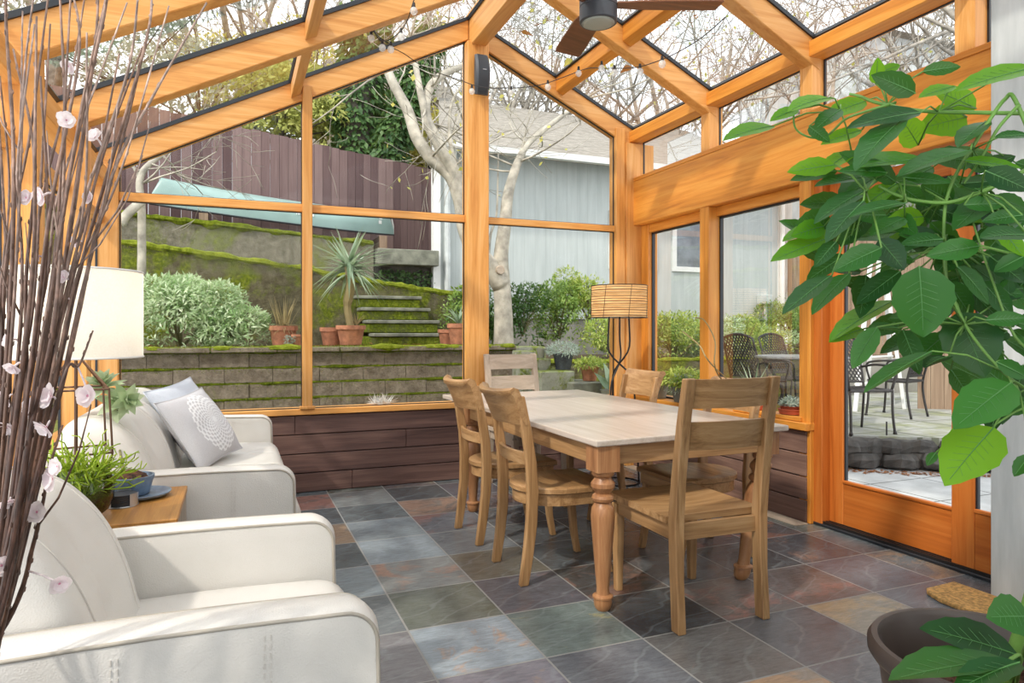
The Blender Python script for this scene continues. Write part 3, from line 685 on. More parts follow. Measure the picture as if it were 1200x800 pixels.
# ================================================================== WHITE LEATHER SEATING
def rbox(mb, x0, x1, y0, y1, z0, z1, r=.04, n=4, puff=0):
    # rounded box as a lofted superellipse-like stack
    def ring(z, ins):
        pts = []
        for cx, cy, a0 in ((x1-r, y1-r, 0), (x0+r, y1-r, PI/2), (x0+r, y0+r, PI), (x1-r, y0+r, 3*PI/2)):
            for k in range(n+1):
                a = a0 + PI/2*k/n; pts.append((cx + (r-ins)*cos(a), cy + (r-ins)*sin(a), z))
        return pts
    rings = []
    for k in range(n+1):
        a = PI/2*k/n; rings.append(ring(z0 + r*(1-sin(a)), r*(1-cos(a))))
    for k in range(n+1):
        a = PI/2*(1-k/n); rings.append(ring(z1 - r*(1-sin(a)), r*(1-cos(a))))
    mb.loft(rings)
def arm(t, x0, x1, y0, y1, z0, z1, seams, small=True):
    r = .075
    def prof(ins):
        a0, a1, b0, b1 = x0+ins, x1-ins, z0+ins, z1-ins; q = r-ins; n = 8
        P = [(a0,b0),(a0,b1-.03)] + [(a0+.03-.03*cos(PI/2*k/4), b1-.03+.03*sin(PI/2*k/4)) for k in range(1,5)]
        for k in range(1,7): u = k/7; P.append((a0+.03+(a1-q-a0-.03)*u, b1 + .010*sin(PI*u)))
        P += [(a1-q+q*sin(PI/2*k/n), b1-q+q*cos(PI/2*k/n)) for k in range(n+1)] + [(a1+.006,(b0+b1)/2-.1),(a1,b0)]
        return P
    W = y1-y0; rings = []
    for y, ins in ((y0,.012),(y0+.002,.005),(y0+.008,.0),(y0+.3*W,-.006),(y0+.5*W,-.009),(y0+.7*W,-.006),(y1-.008,0),(y1-.002,.005),(y1,.012)):
        rings.append([(x,y,z) for x,z in prof(ins)])
    m = MB(); m.loft(rings); a = m.build('arm', M['leather'], t, True, smooth=True, angle=60)
    for y in (y0+.001, y1-.001):
        MB().tube([(x,y,z) for x,z in prof(.004)], .0042, 8, True).build('piping', M['piping'], a, True, smooth=True)
    for sx in seams:
        for y in (y0-.0012, y1+.0012):
            m = MB()
            for dx in (-.006, .006):
                z = z0+.03
                while z < z1-.03: m.tube([(sx+dx, y, z), (sx+dx, y, z+.012)], .0014, 4); z += .019
            m.build('stitching', M['stitch'], a, True)
    return a
PROF = [(-.20,.44),(-.205,.50),(-.23,.60),(-.275,.71),(-.335,.795),(-.40,.85),(-.48,.875),(-.55,.86),(-.585,.80),(-.59,.70),(-.585,.58),(-.575,.46),(-.50,.43),(-.36,.425)]
def back_cushion(t, y0, y1, dx=0, tufts=True, dz=0, sub=None):
    P = [(x+dx, z+dz) for x, z in PROF]; cx = sum(p[0] for p in P)/len(P); cz = sum(p[1] for p in P)/len(P)
    # densify the profile
    Q = []
    n = len(P)
    for i in range(n):
        p0,p1,p2,p3 = [V((*P[(i+k) % n],0)) for k in (-1,0,1,2)]
        for k in range(4):
            u = k/4; q = .5*((2*p1)+(p2-p0)*u+(2*p0-5*p1+4*p2-p3)*u*u+(3*p1-p0-3*p2+p3)*u**3); Q.append((q.x,q.y))
    rings = []; L = y1-y0; S = [0,.012,.03,.06,.1,.16,.24,.33,.42,.5,.58,.67,.76,.84,.9,.94,.97,.988,1]
    for s in S:
        d = min(s, 1-s)*L; R = .07
        k = 1 if d > R else sqrt(max(0, 1-(1-d/R)**2))
        k = .62 + .38*k
        ring = []
        for x, z in Q:
            px, pz = cx+(x-cx)*k, cz+(z-cz)*k
            if tufts:
                for ty, tz in ((.5,.56),(.5,.72)):
                    g = exp(-(((s-ty)*L/.12)**2 + ((z-tz)/.07)**2)); 
                    if x > cx: px -= .022*g
                g = exp(-(((s-.5)*L)/.02)**2)
                if x > cx-.1: px -= .008*g
            ring.append((px, y0+L*s, pz))
        rings.append(ring)
    m = MB(); m.loft(rings); c = m.build('back_cushion', M['leather'], t, True, smooth=True)
    for s in (.16, .84):
        y = y0+L*s; MB().tube([(x+.0005, y, z) for x, z in [q for q in Q][:30]], .0022, 5).build('seam', M['stitch'], c, True)
    return c
def seat_cushion(t, x0, x1, y0, y1, z0, z1):
    m = MB(); n = 14; k = 10; rings = []
    P = []
    for i in range(n+1):
        x = x0 + (x1-.07-x0)*i/n; P.append((x, z1 + .012*sin(PI*i/n)))
    for i in range(1, 9):
        a = PI*i/9; P.append((x1-.07+.075*sin(a), (z1+z0)/2 + (z1-z0)/2*cos(a)))
    P += [(x1-.07, z0), (x0, z0)]
    cx, cz = (x0+x1)/2, (z0+z1)/2
    for s in [0,.015,.04,.08,.14,.22,.32,.42,.485,.5,.515,.58,.68,.78,.86,.92,.96,.985,1]:
        d = min(s,1-s)*(y1-y0); R = .05; q = 1 if d > R else sqrt(max(0,1-(1-d/R)**2)); q = .75+.25*q
        g = exp(-((s-.5)*(y1-y0)/.012)**2)*.006
        rings.append([(cx+(x-cx)*(q if x > cx else 1), y0+(y1-y0)*s, cz+(z-cz)*q-(g if z > cz else 0)) for x, z in P])
    m.loft(rings); return m.build('seat_cushion', M['leather'], t, True, smooth=True, angle=60)
def seatfeet(t, xs, ys):
    for x in xs:
        for y in ys: MB().lathe([(.018,0),(.026,.1)], (x,y,0), 14).build('leg', M['blackmetal'], t, True, smooth=True)
ac = thing('armchair', 'white leather armchair with piped arms in front of the lamp table', 'armchair', (-.2, 1.92, 0))
arm(ac, -.66, .295, 1.485, 1.605, .10, .64, [-.21, .065, -.5])
arm(ac, -.66, .30, 2.24, 2.35, .10, .64, [])
MB().box(-.62, .25, 1.61, 2.235, .10, .30).build('seat_base', M['leather'], ac, True, bevel=.02, seg=3)
MB().box(-.70, -.60, 1.5, 2.34, .10, .74).build('backrest_frame', M['leather'], ac, True, bevel=.03, seg=4)
seat_cushion(ac, -.52, .325, 1.61, 2.235, .30, .465); back_cushion(ac, 1.615, 2.235, -.045, True, .0); seatfeet(ac, (-.6,.2), (1.56,2.27))
so = thing('sofa', 'white leather two-seat sofa against the left windows with two pillows on it', 'sofa', (-.2, 4.19, 0))
arm(so, -.66, .25, 3.14, 3.27, .10, .64, [.0])
arm(so, -.66, .25, 5.11, 5.24, .10, .64, [.0])
MB().box(-.62, .21, 3.275, 5.105, .10, .30).build('seat_base', M['leather'], so, True, bevel=.02, seg=3)
MB().box(-.70, -.60, 3.16, 5.22, .10, .76).build('backrest_frame', M['leather'], so, True, bevel=.03, seg=4)
for a, b in ((3.275, 4.185), (4.195, 5.105)):
    seat_cushion(so, -.52, .29, a, b, .30, .465); back_cushion(so, a, b, -.085)
seatfeet(so, (-.6,.16), (3.2,5.18))
# pillows
def pillow(name, label, mat, loc, rot, w=.46, h=.46, th=.15):
    m = MB(); n = 20; vs = []; fs = []
    for sgn in (1, -1):
        for j in range(n+1):
            for i in range(n+1):
                u, v = -1+2*i/n, -1+2*j/n
                pin = 1 - .07*(1-abs(u)**2)*(abs(v)**3) ; piv = 1 - .07*(1-abs(v)**2)*(abs(u)**3)
                b = max(0, (1-abs(u)**2.6)*(1-abs(v)**2.6))**.6
                vs.append((u*w/2*piv, -sgn*th/2*b + .01*noise.noise(V((u*2,v*2,sgn)))*b, v*h/2*pin))
        o = 0 if sgn == 1 else (n+1)**2
        for j in range(n):
            for i in range(n):
                a = o+j*(n+1)+i; q = (a,a+1,a+n+2,a+n+1); fs.append(q if sgn == 1 else q[::-1])
    m.add(vs, fs); o = m.build(name, mat, smooth=True); o.location = loc; o.rotation_euler = rot
    tag(o, label, 'pillow', 'throw pillows on the sofa')
    per = [(-1,-1),(1,-1),(1,1),(-1,1)]; pts = []
    for k in range(4):
        a, b = per[k], per[(k+1) % 4]
        for i in range(10):
            u = a[0]+(b[0]-a[0])*i/10; v = a[1]+(b[1]-a[1])*i/10
            pts.append((u*w/2*(1-.07*(1-abs(v)**2)*(abs(u)**3)), 0, v*h/2*(1-.07*(1-abs(u)**2)*(abs(v)**3))))
    MB().tube(pts+[pts[0]], .004, 6).build('piping', mat, o, smooth=True)
    return o
def posed(o, c, u, v):
    u = V(u).normalized(); v = V(v); v = (v - u*v.dot(u)).normalized(); y = v.cross(u); Mx = Matrix((u, y, v)).transposed().to_4x4(); Mx.translation = V(c); o.matrix_world = Mx
PB = V((-.231,4.121,.490)); PU = V((.403,.915,.03)); PVv = V((-.193,.099,.343)).normalized()
posed(pillow('throw_pillow', 'plain pale blue-grey pillow leaning behind the patterned one on the sofa', M['pillow2'], (0,0,0), (0,0,0), .54, .47, .15), PB + PU*.39 + PVv*.235 + V((-.06,.07,.02)), PU+V((0,0,.06)), PVv)
posed(pillow('throw_pillow', 'grey pillow with a white round medallion pattern on the sofa seat', M['pillow'], (0,0,0), (0,0,0), .54, .45, .16), PB + PU*.27 + PVv*.215 + V((.05,-.05,.0)), PU+V((0,0,.05)), PVv)

# ================================================================== LAMP TABLE AND WHAT STANDS ON IT
TZ = .605
st = thing('side_table', 'tan wooden side table with a drawer between armchair and sofa', 'table', (-.46, 2.84, 0))
MB().box(-.74, -.175, 2.57, 3.11, TZ-.022, TZ).build('tabletop', M['table_wood'], st, True, bevel=.003, seg=1)
MB().box(-.73, -.20, 2.58, 3.10, .30, TZ-.022).build('cabinet', M['table_wood'], st, True, bevel=.003, seg=1)
dr = MB().hexa([(-.2,2.585,.33),(-.178,2.585,.33),(-.178,3.095,.33),(-.2,3.095,.33)], [(-.2,2.585,TZ-.028),(-.178,2.585,TZ-.028),(-.178,3.095,TZ-.028),(-.2,3.095,TZ-.028)]).build('drawer', M['drawer'], st, True, bevel=.003, seg=1)
MB().ball((-.165,2.84,.45), .014).build('knob', M['blackmetal'], dr, True, smooth=True)
for x in (-.71,-.22):
    for y in (2.61,3.07): MB().lathe([(.014,0),(.024,.31)], (x,y,0), 12).build('leg', M['table_wood'], st, True, smooth=True)
LC = at(89, 364, 2.5); LX, LY = LC.x, LC.y
tl = thing('table_lamp', 'table lamp with white linen drum shade and open bronze wire base', 'lamp', (LX, LY, TZ))
m = MB(); R_ = .218; n = 48
for r0, flip in ((R_, 0), (R_-.004, 1)):
    m.loft([[(LX+r0*cos(2*PI*k/n), LY+r0*sin(2*PI*k/n), z) for k in (range(n) if not flip else range(n-1,-1,-1))] for z in (1.145, 1.46)], cap=False)
m.build('lamp_shade', M['shade'], tl, True, smooth=True)
m = MB(); 
for z in (1.145, 1.46): MB().tube([(LX+R_*cos(2*PI*k/n), LY+R_*sin(2*PI*k/n), z) for k in range(n+1)], .004, 6, False).build('shade_ring', M['white'], tl, True)
for k in range(3): m.tube([(LX,LY,1.44),(LX+R_*cos(2*PI*k/3),LY+R_*sin(2*PI*k/3),1.455)], .003, 6)
m.build('shade_frame', M['white'], tl, True)
m = MB(); q = lambda h, z, a=0: [(LX+h*cos(a+PI/4+PI/2*k)*1.414, LY+h*sin(a+PI/4+PI/2*k)*1.414, z) for k in range(4)]
A = [(LX,LY,1.16)]*4; B = q(.095,1.03,.25); Cc = q(.105,.80,.25); D = q(.07,TZ+.006,.25)
for k in range(4):
    m.tube([A[k], B[k]], .004, 6); m.tube([B[k], Cc[k]], .004, 6); m.tube([Cc[k], D[k]], .004, 6)
    for r in (B, Cc, D): m.tube([r[k], r[(k+1) % 4]], .004, 6)
m.build('base', M['copper'], tl, True)
m = MB(); m.tube([(LX,LY,TZ+.005),(LX,LY,1.32)], .006, 8); m.build('pole', M['copper'], tl, True)
MB().ball((LX,LY,1.33), .035, 12, 8, 1.3).build('bulb', M['white'], tl, True, smooth=True)
def bulblight(name, c, e):
    l = bpy.data.lights.new(name, 'POINT'); l.energy = e; l.color = (1,.9,.76); l.shadow_soft_size = .05; ob = bpy.data.objects.new(name, l); COL.objects.link(ob); ob.location = c
bulblight('table_lamp_light', (LX,LY,1.40), 3.5); bulblight('floor_lamp_light', (2.935,4.86,1.50), 5)
# glass bowl terrarium
gx, gy = -.475, 2.69
gb = thing('glass_bowl_planter', 'round glass bowl of lime green trailing stems on the side table', 'planter', (gx, gy, TZ))
prof = [(.001,.003),(.05,.004),(.08,.03),(.096,.07),(.098,.105),(.088,.145),(.072,.172)]
MB().lathe([(r,z+TZ) for r,z in prof], (gx,gy,0), 36, cap=False).build('bowl', M['clearglass'], gb, True, smooth=True)
MB().lathe([(.001,.008),(.05,.009),(.078,.032),(.091,.068),(.088,.08),(.001,.086)], (gx,gy,TZ), 30).build('soil', mossy('terrarium_layers', '4a3420', '7a5a34', .45, .6, 20), gb, True, smooth=True)
m = MB()
for i in range(120):
    a = rnd(0,2*PI); r0 = rnd(0,.05); p = V((gx+r0*cos(a), gy+r0*sin(a), TZ+.085)); pts = [p]; d = V((cos(a)*rnd(.1,.7), sin(a)*rnd(.1,.7), rnd(.9,1.9))).normalized()
    for k in range(rnd(3,6).__int__()):
        d = (d + V((rnd(-.45,.45), rnd(-.45,.45), rnd(-.5,.15)))).normalized(); p = p + d*rnd(.025,.05); pts.append(p)
        if random.random() < .6:
            d2 = (d + rdir()*.8).normalized(); m.tube([p, p+d2*.025, p+(d2+rdir()*.4).normalized()*.045], .0022, 4)
    m.tube(pts, .0026, 5)
m.build('stems', M['lime'], gb, True, smooth=True)
# bonsai pot with tall succulent
bx, by = -.365, 2.97
bp = thing('potted_succulent', 'tall bare-stemmed succulent with fuzzy green leaves in a blue-grey pot', 'potted plant', (bx, by, TZ+.012))
z0 = TZ+.012
MB().lathe([(.058,0),(.066,.004),(.078,.05),(.083,.062),(.083,.072),(.076,.072),(.07,.055)], (bx,by,z0), 36).build('pot', M['blueglaze'], bp, True, smooth=True, angle=50)
m = MB(); m.lathe([(.074,.05),(.05,.075),(.02,.092),(.001,.096)], (bx,by,z0), 20)
for i in range(60):
    a = rnd(0,2*PI); r = rnd(0,.06); m.ball((bx+r*cos(a), by+r*sin(a), z0+.088-r*.45), rnd(.006,.012), 5, 3)
m.build('soil', M['bark_chips'], bp, True)
stp = bez([(bx-.02,by,z0+.08), at(137,510,3.05), at(133,492,3.03), at(140,478,3.0)], 6)
MB().tube(stp, .005, 7).build('stem', M['barkgreen'], bp, True, smooth=True)
m = MB()
def rosette(c, nrm, k, L):
    nrm = V(nrm).normalized(); a0 = rnd(0,6)
    for i in range(k):
        a = a0 + i*2.4; t = i/k; u = nrm.orthogonal().normalized(); w = nrm.cross(u); out = (u*cos(a)+w*sin(a))
        d = (out*(.45+.6*t) + nrm*(1.0-1.1*t)).normalized(); m.leaf(V(c)-nrm*.03*t, d, nrm*(.4+t) - out*.2, L*(.6+.4*t), L*.46, 6, .25, .12, .75)
rosette(at(136,470,3.0), (.1,-.5,.5), 18, .10); rosette(at(120,449,3.02), (-.2,-.4,1), 20, .11); rosette(at(150,468,2.98), (.5,-.6,.1), 15, .095)
m.tube([at(140,478,3.0), at(128,458,3.02), at(120,449,3.02)], .004, 6); m.tube([at(138,484,3.0), at(147,474,2.99), at(150,468,2.98)], .004, 6)
m.build('leaves', M['succulent'], bp, True, smooth=True)
sx_, sy_ = bx+.035, by-.01
MB().lathe([(.05,0),(.09,.004),(.105,.014),(.108,.02),(.103,.02),(.085,.011),(.001,.009)], (sx_,sy_,TZ+.0005), 36).solo('saucer', M['blueglaze'], 'blue-grey glazed saucer under the succulent pot', 'saucer', smooth=True)
# coaster holder
hx, hy = -.375, 2.84
ch = thing('coaster_holder', 'silver holder with a stack of round dark coasters on the side table', 'coaster holder', (hx, hy, TZ))
MB().lathe([(.052,0),(.054,.004),(.001,.004)], (hx,hy,TZ), 28).build('tray', M['silver'], ch, True, smooth=True)
for k in range(3):
    a0 = PI/2 + 2*PI*k/3; rr = .053
    m = MB(); m.loft([[(hx+rr*cos(a0+da), hy+rr*sin(a0+da), TZ+.004), (hx+rr*cos(a0+da), hy+rr*sin(a0+da), TZ+.048)] for da in (-.45,-.3,-.15,0,.15,.3,.45)], cap=False, closed=False); m.build('holder_wall', M['silver'], ch, True)
for k in range(6):
    MB().lathe([(.047,0),(.048,.002),(.048,.0055),(.001,.0055)], (hx,hy,TZ+.005+k*.0068), 26).solo('coaster', M['darkgrey'], 'round dark coaster in the silver holder on the side table', 'coaster', 'coasters in the silver holder', smooth=True, angle=40)

# ================================================================== LAMP, FAN, SPEAKER, STRING LIGHTS
FX, FY = 2.935, 4.86
fl_ = thing('floor_lamp', 'black floor lamp with crossing rods and a woven reed drum shade', 'lamp', (FX, FY, 0))
m = MB(); n = 56
m.loft([[(FX+.228*cos(2*PI*k/n), FY+.228*sin(2*PI*k/n), z) for k in range(n)] for z in (1.352, 1.611)], cap=False); sh = m.build('lamp_shade', M['reed'], fl_, True, smooth=True)
m = MB()
for i in range(15):
    z = 1.352 + .259*i/14; m.tube([(FX+.2305*cos(2*PI*k/n), FY+.2305*sin(2*PI*k/n), z) for k in range(n+1)], .0022 if 0 < i < 14 else .004, 4, False)
for k in range(7):
    a = 2*PI*k/7; m.tube([(FX+.232*cos(a),FY+.232*sin(a),1.352),(FX+.232*cos(a+.12),FY+.232*sin(a+.12),1.611)], .002, 4)
m.build('shade_wire', M['blackmetal'], sh, True)
m = MB(); m.loft([[(FX+.222*cos(2*PI*k/n), FY+.222*sin(2*PI*k/n), z) for k in range(n-1,-1,-1)] for z in (1.354, 1.609)], cap=False); m.lathe([(.22,1.36),(.0005,1.361)], (FX,FY,0), 40); m.build('liner', M['shade'], sh, True, smooth=True)
for k in range(3):
    a0 = radians(205) + 2*PI*k/3; pts = []
    for i in range(29):
        z = 1.36*i/28; u = max(0, min(1, (z-.75)/.45)); s = u*u*(3-2*u)
        r = .145*(1-z/1.36)+.075*(z/1.36) if z < .3 else .13*abs(cos(PI*s)) + .012
        a = a0 + (PI if False else 0) + .55*s
        rr = (.16-.05*z) * cos(PI*s*1.0) if True else r
        pts.append((FX+rr*cos(a), FY+rr*sin(a), z))
    MB().tube(pts, .0075, 8).build('rod', M['blackmetal'], fl_, True, smooth=True)
MB().lathe([(.155,0),(.165,.0),(.165,.012),(.155,.012),(.155,0)], (FX,FY,0), 36, cap=False).build('base_ring', M['blackmetal'], fl_, True, smooth=True, angle=40)
HX, HY = 1.888, 3.35
fan = thing('ceiling_fan', 'dark grey ceiling fan with brown blades and a round light hanging from the ridge beam', 'ceiling fan', (HX, HY, 2.9))
m = MB(); m.lathe([(.098,2.96),(.105,2.965),(.105,3.04),(.102,3.044),(.105,3.048),(.105,3.13),(.08,3.17),(.03,3.19)], (HX,HY,0), 40); m.build('motor_housing', M['darkgrey'], fan, True, smooth=True, angle=30)
MB().lathe([(.001,2.954),(.07,2.955),(.092,2.9595)], (HX,HY,0), 36).build('light_diffuser', M['diffuser'], fan, True, smooth=True)
MB().tube([(HX,HY,3.17),(HX,HY,3.632)], .014, 12).build('downrod', M['darkgrey'], fan, True, smooth=True)
MB().lathe([(.07,3.63),(.07,3.60),(.03,3.56)], (HX,HY,0), 28).build('canopy', M['darkgrey'], fan, True, smooth=True)
for k in range(3):
    a = radians((-22, 78, 215)[k]); d = V((cos(a), sin(a), 0)); s = V((-sin(a), cos(a), 0)); c0 = V((HX,HY,3.062))
    L = .68; rings = []
    for t, w in ((.10,.05),(.16,.06),(.24,.075),(.5,.082),(L-.03,.084),(L,.078)):
        p = c0 + d*t; q = s*w; up = V((0,0,.012*w/.07)); th = V((0,0,.005))
        rings.append([p-q-up-th, p+q+up-th, p+q+up+th, p-q-up+th])
    MB().loft(rings).build('blade', M['fanblade'], fan, True, bevel=.002, seg=1)
sp = thing('wall_speaker', 'dark curved loudspeaker mounted high on the centre post', 'speaker', (1.905, 5.30, 3.2))
rings = []
for i in range(13):
    s = -1+2*i/12; z = 3.365 + .165*s; y = 5.275 + .05*(s*s); w = .062 - .004*s*s
    rings.append([(1.905+w,5.345,z),(1.905-w,5.345,z),(1.905-w,y+.02,z),(1.905-w*.7,y,z),(1.905+w*.7,y,z),(1.905+w,y+.02,z)])
MB().loft(rings).build('cabinet', M['darkgrey'], sp, True, smooth=True, angle=40)
rings = []
for i in range(11):
    s = -.92+1.84*i/10; z = 3.365+.165*s; y = 5.271+.05*s*s; rings.append([(1.905-.038,y+.006,z),(1.905-.038,y-.002,z),(1.905+.038,y-.002,z),(1.905+.038,y+.006,z)])
MB().loft(rings).build('grille', M['grille'], sp, True, smooth=True, angle=40)
MB().box(1.89,1.92,5.34,5.39,3.3,3.42).build('bracket', M['blackmetal'], sp, True)
MB().box(1.893,1.925,5.266,5.272,3.385,3.392).build('badge', M['silver'], sp, True)
sl = thing('string_lights', 'black cable of clear globe bulbs strung under the glass roof', 'string lights', at(600,108,4.9))
def strand(pxs, bulbs, label=None):
    pts = bez([at(*p) for p in pxs], 6); MB().tube(pts, .0032, 5).build('cable', M['blackmetal'], sl, True)
    for px, py, d in bulbs:
        c = at(px, py, d); top = min(pts, key=lambda p: (p-c-V((0,0,.05))).length)
        k = MB(); k.tube([top, c+V((0,0,.03))], .003, 4); k.tube([c+V((0,0,.022)), c+V((0,0,.05))], [.011,.008], 8); so_ = k.build('socket', M['blackmetal'], sl, True)
        MB().ball(c, .023, 12, 8, 1.08).build('bulb', M['bulb'], so_, True, smooth=True)
        g = MB(); g.tube([c+V((-.006,0,.018)), c+V((0,0,-.006)), c+V((.006,0,.018))], .0022, 4); g.build('filament', M['filament'], so_, True)
strand([(490,-12,4.0),(484,3,4.05),(478,22,4.15),(468,38,4.3),(450,48,4.4),(436,32,4.5),(448,50,4.7),(472,62,5.0),(500,80,5.2),(540,94,5.28)],
       [(485,13,4.05),(470,43,4.25),(458,58,4.5),(448,56,4.45),(435,45,4.45)])
strand([(540,94,5.28),(556,100,5.25),(575,103,5.2),(600,103,5.15),(625,101,5.1),(645,96,5.05),(672,86,5.0),(690,80,4.95),(715,80,4.75),(745,79,4.5),(775,70,4.2),(800,58,4.0),(825,42,3.8),(850,20,3.6)],
       [(553,107,5.25),(599,109,5.15),(642,102,5.05),(678,86,4.98),(705,80,4.8),(720,85,4.7),(750,84,4.45),(776,75,4.2)])
random.seed(15); m = MB(); c = atY(447, 472, 5.56); c.z = .646
for i in range(150): m.leaf(c+V((rnd(-.06,.06),rnd(-.02,.02),0)), (rdir(.1,1)*V((1.3,.5,1))).normalized(), rdir(), rnd(.05,.11), .007, 3)
m.solo('dried_white_plant', M['white'], 'small white brittle dried plant lying on the back sill outside the glass', 'dried plant')
# ================================================================== PLANTS ON THE RIGHT SILL
def pot_lathe(r, h, rim=True):
    p = [(r*.68,0),(r*.72,.004),(r*.92,h*.78)]
    p += [(r*.94,h*.8),(r*1.02,h*.8),(r*1.02,h),(r*.9,h),(r*.86,h*.86)] if rim else [(r,h*.96),(r*1.02,h),(r*.93,h),(r*.88,h*.86)]
    return p
def potted(name, label, cat, c, r, h, potmat, rim=True, group=None, soil=True):
    c = V(c); t = thing(name, label, cat, c, group=group)
    MB().lathe(pot_lathe(r, h, rim), c, 32).build('pot', M[potmat], t, True, smooth=True, angle=35)
    if soil: MB().lathe([(r*.885,h*.86),(r*.5,h*.92),(.001,h*.94)], c, 20).build('soil', M['soil'], t, True)
    return t
def tuft(mb, c, k, L, W, spread=.6, zup=1.0, curl=.4, n=4, fold=.25, shape=.45, r0=0.0):
    for i in range(k):
        a = rnd(0, 2*PI); o = V((cos(a), sin(a), 0)); d = (o*spread*rnd(.3,1.2) + V((0,0,zup*rnd(.6,1.1)))).normalized()
        mb.leaf(V(c)+o*r0*rnd(0,1), d, V((0,0,1))-o*.3, L*rnd(.65,1.1), W*rnd(.7,1.1), n, fold, curl, shape)
def domebush(mb, c, rx, ry, rz, k, L, W, lobes=0, low=.35):
    c = V(c); L_ = [(c, rx, ry, rz)]
    for i in range(lobes): L_.append((c + V((rnd(-.7,.7)*rx, rnd(-.7,.7)*ry, rnd(-.1,.75)*rz)), rx*rnd(.3,.55), ry*rnd(.3,.55), rz*rnd(.3,.5)))
    for i in range(k):
        cc, ax, ay, az = random.choice(L_) if lobes else L_[0]
        q = rdir(-low, 1); r = rnd(.55,1.05)**.5; p = cc + V((q.x*ax, q.y*ay, q.z*az))*r
        if p.z < c.z - rz*low: continue
        d = (q + rdir()*.9).normalized(); s = rnd(.6,1.25); mb.leaf(p, d, (q+V((0,0,.6))+rdir()*.5), L*s, W*s, 2, .2, .25)
def sill(px, py, z=.65): return atZ(px, py, z)
# dusty miller near the door
MB().box(3.41, 3.57, 3.40, 3.72, .652, .680).solo('wood_riser', M['firr_y'], 'small fir board raising the silver-leaved pot by the door jamb', 'board', bevel=.003, seg=1)
c = V((3.495, 3.55, .681))
MB().lathe([(.06,0),(.085,.004),(.093,.03),(.098,.036),(.092,.038),(.08,.012),(.001,.01)], c, 32).solo('saucer', M['terrasaucer'], 'red-brown plastic saucer under the silver-leaved plant', 'saucer', smooth=True, angle=40)
t = potted('potted_dusty_miller', 'silver-leaved succulent in a shallow red bowl beside the door jamb', 'potted plant', c+V((0,0,.012)), .085, .045, 'terrasaucer', False)
m = MB()
for i in range(46):
    q = rdir(0,1); p = c + V((q.x*.07, q.y*.07, .05+q.z*.05))
    for k in range(9): m.leaf(p, (rdir(-.2,1)+q*.5).normalized(), q, rnd(.025,.04), .014, 2, .3, .2)
m.build('leaves', M['silver_leaf'], t, True)
MB().box(3.42, 3.56, 3.76, 4.06, .652, .675).solo('wood_riser', M['firr_y'], 'small fir board raising the red saucer seen through the chair back', 'board', bevel=.003, seg=1)
c = V((3.49, 3.92, .676))
MB().lathe([(.06,0),(.085,.004),(.098,.034),(.092,.036),(.08,.012),(.001,.01)], c, 32).solo('saucer', M['terrasaucer'], 'red-brown saucer on the sill seen through the end chair back', 'saucer', smooth=True, angle=40)
t = potted('potted_spider_plant', 'low red bowl with long arching spider plant stems on the sill', 'potted plant', c+V((0,0,.012)), .08, .05, 'terrasaucer', False)
m = MB()
for p in ([(835,428,3.8),(820,405,3.85),(800,388,3.9)],[(842,440,3.8),(838,400,3.85),(826,376,3.9),(815,372,3.95)]):
    m.tube(bez([c+V((0,0,.05))]+[at(*q) for q in p], 6), .004, 5)
m.build('stems', M['dry'], t, True)
m = MB(); tuft(m, c+V((0,0,.06)), 14, .3, .016, .35, 1.2, .25, 6, .4); m.build('leaves', M['agave'], t, True)
c = V((3.47, 4.74, .652))
t = potted('potted_fern', 'bushy bright green plant with drooping fronds in a pale pot on the sill', 'potted plant', c, .095, .13, 'greypot', False)
m = MB()
tuft(m, c+V((0,0,.13)), 90, .2, .022, .9, .9, .7, 5, .2, .45, .06); domebush(m, c+V((0,0,.17)), .15, .20, .10, 700, .045, .022); m.build('leaves', M['shrubbright'], t, True)
m = MB()
for i in range(20):
    a = rnd(0,2*PI); o = V((cos(a), sin(a), 0)); pts = [c+V((0,0,.16))+o*.1*u+V((0,0,.06*sin(PI*u)-.1*max(0,u-.9)))*1 for u in (0,.3,.6,.9,1.2)]
    for q in pts[1:]:
        for s in range(5): m.leaf(q+rdir()*.01, (o+rdir()*.7).normalized(), (0,0,1), .035, .014, 2)
    m.tube(pts, .0015, 4)
m.build('fronds', M['silver_leaf'], t, True)
c = V((3.47, 5.08, .652)); t = potted('potted_orchid', 'small leafy plant in a grey pot at the corner end of the plant sill', 'potted plant', c, .085, .12, 'greypot', False)
m = MB(); tuft(m, c+V((0,0,.12)), 26, .16, .03, .9, .9, .5, 5); m.build('leaves', M['shrubdark'], t, True)
c = V((3.5, 4.28, .652)); t = potted('potted_pink_flower', 'small pot of dried pinkish stems on the sill behind the sunlit chair', 'potted plant', c, .05, .07, 'terra')
m = MB(); tuft(m, c+V((0,0,.06)), 22, .09, .008, .5, 1, .2, 3); m.build('leaves', M['dry'], t, True)

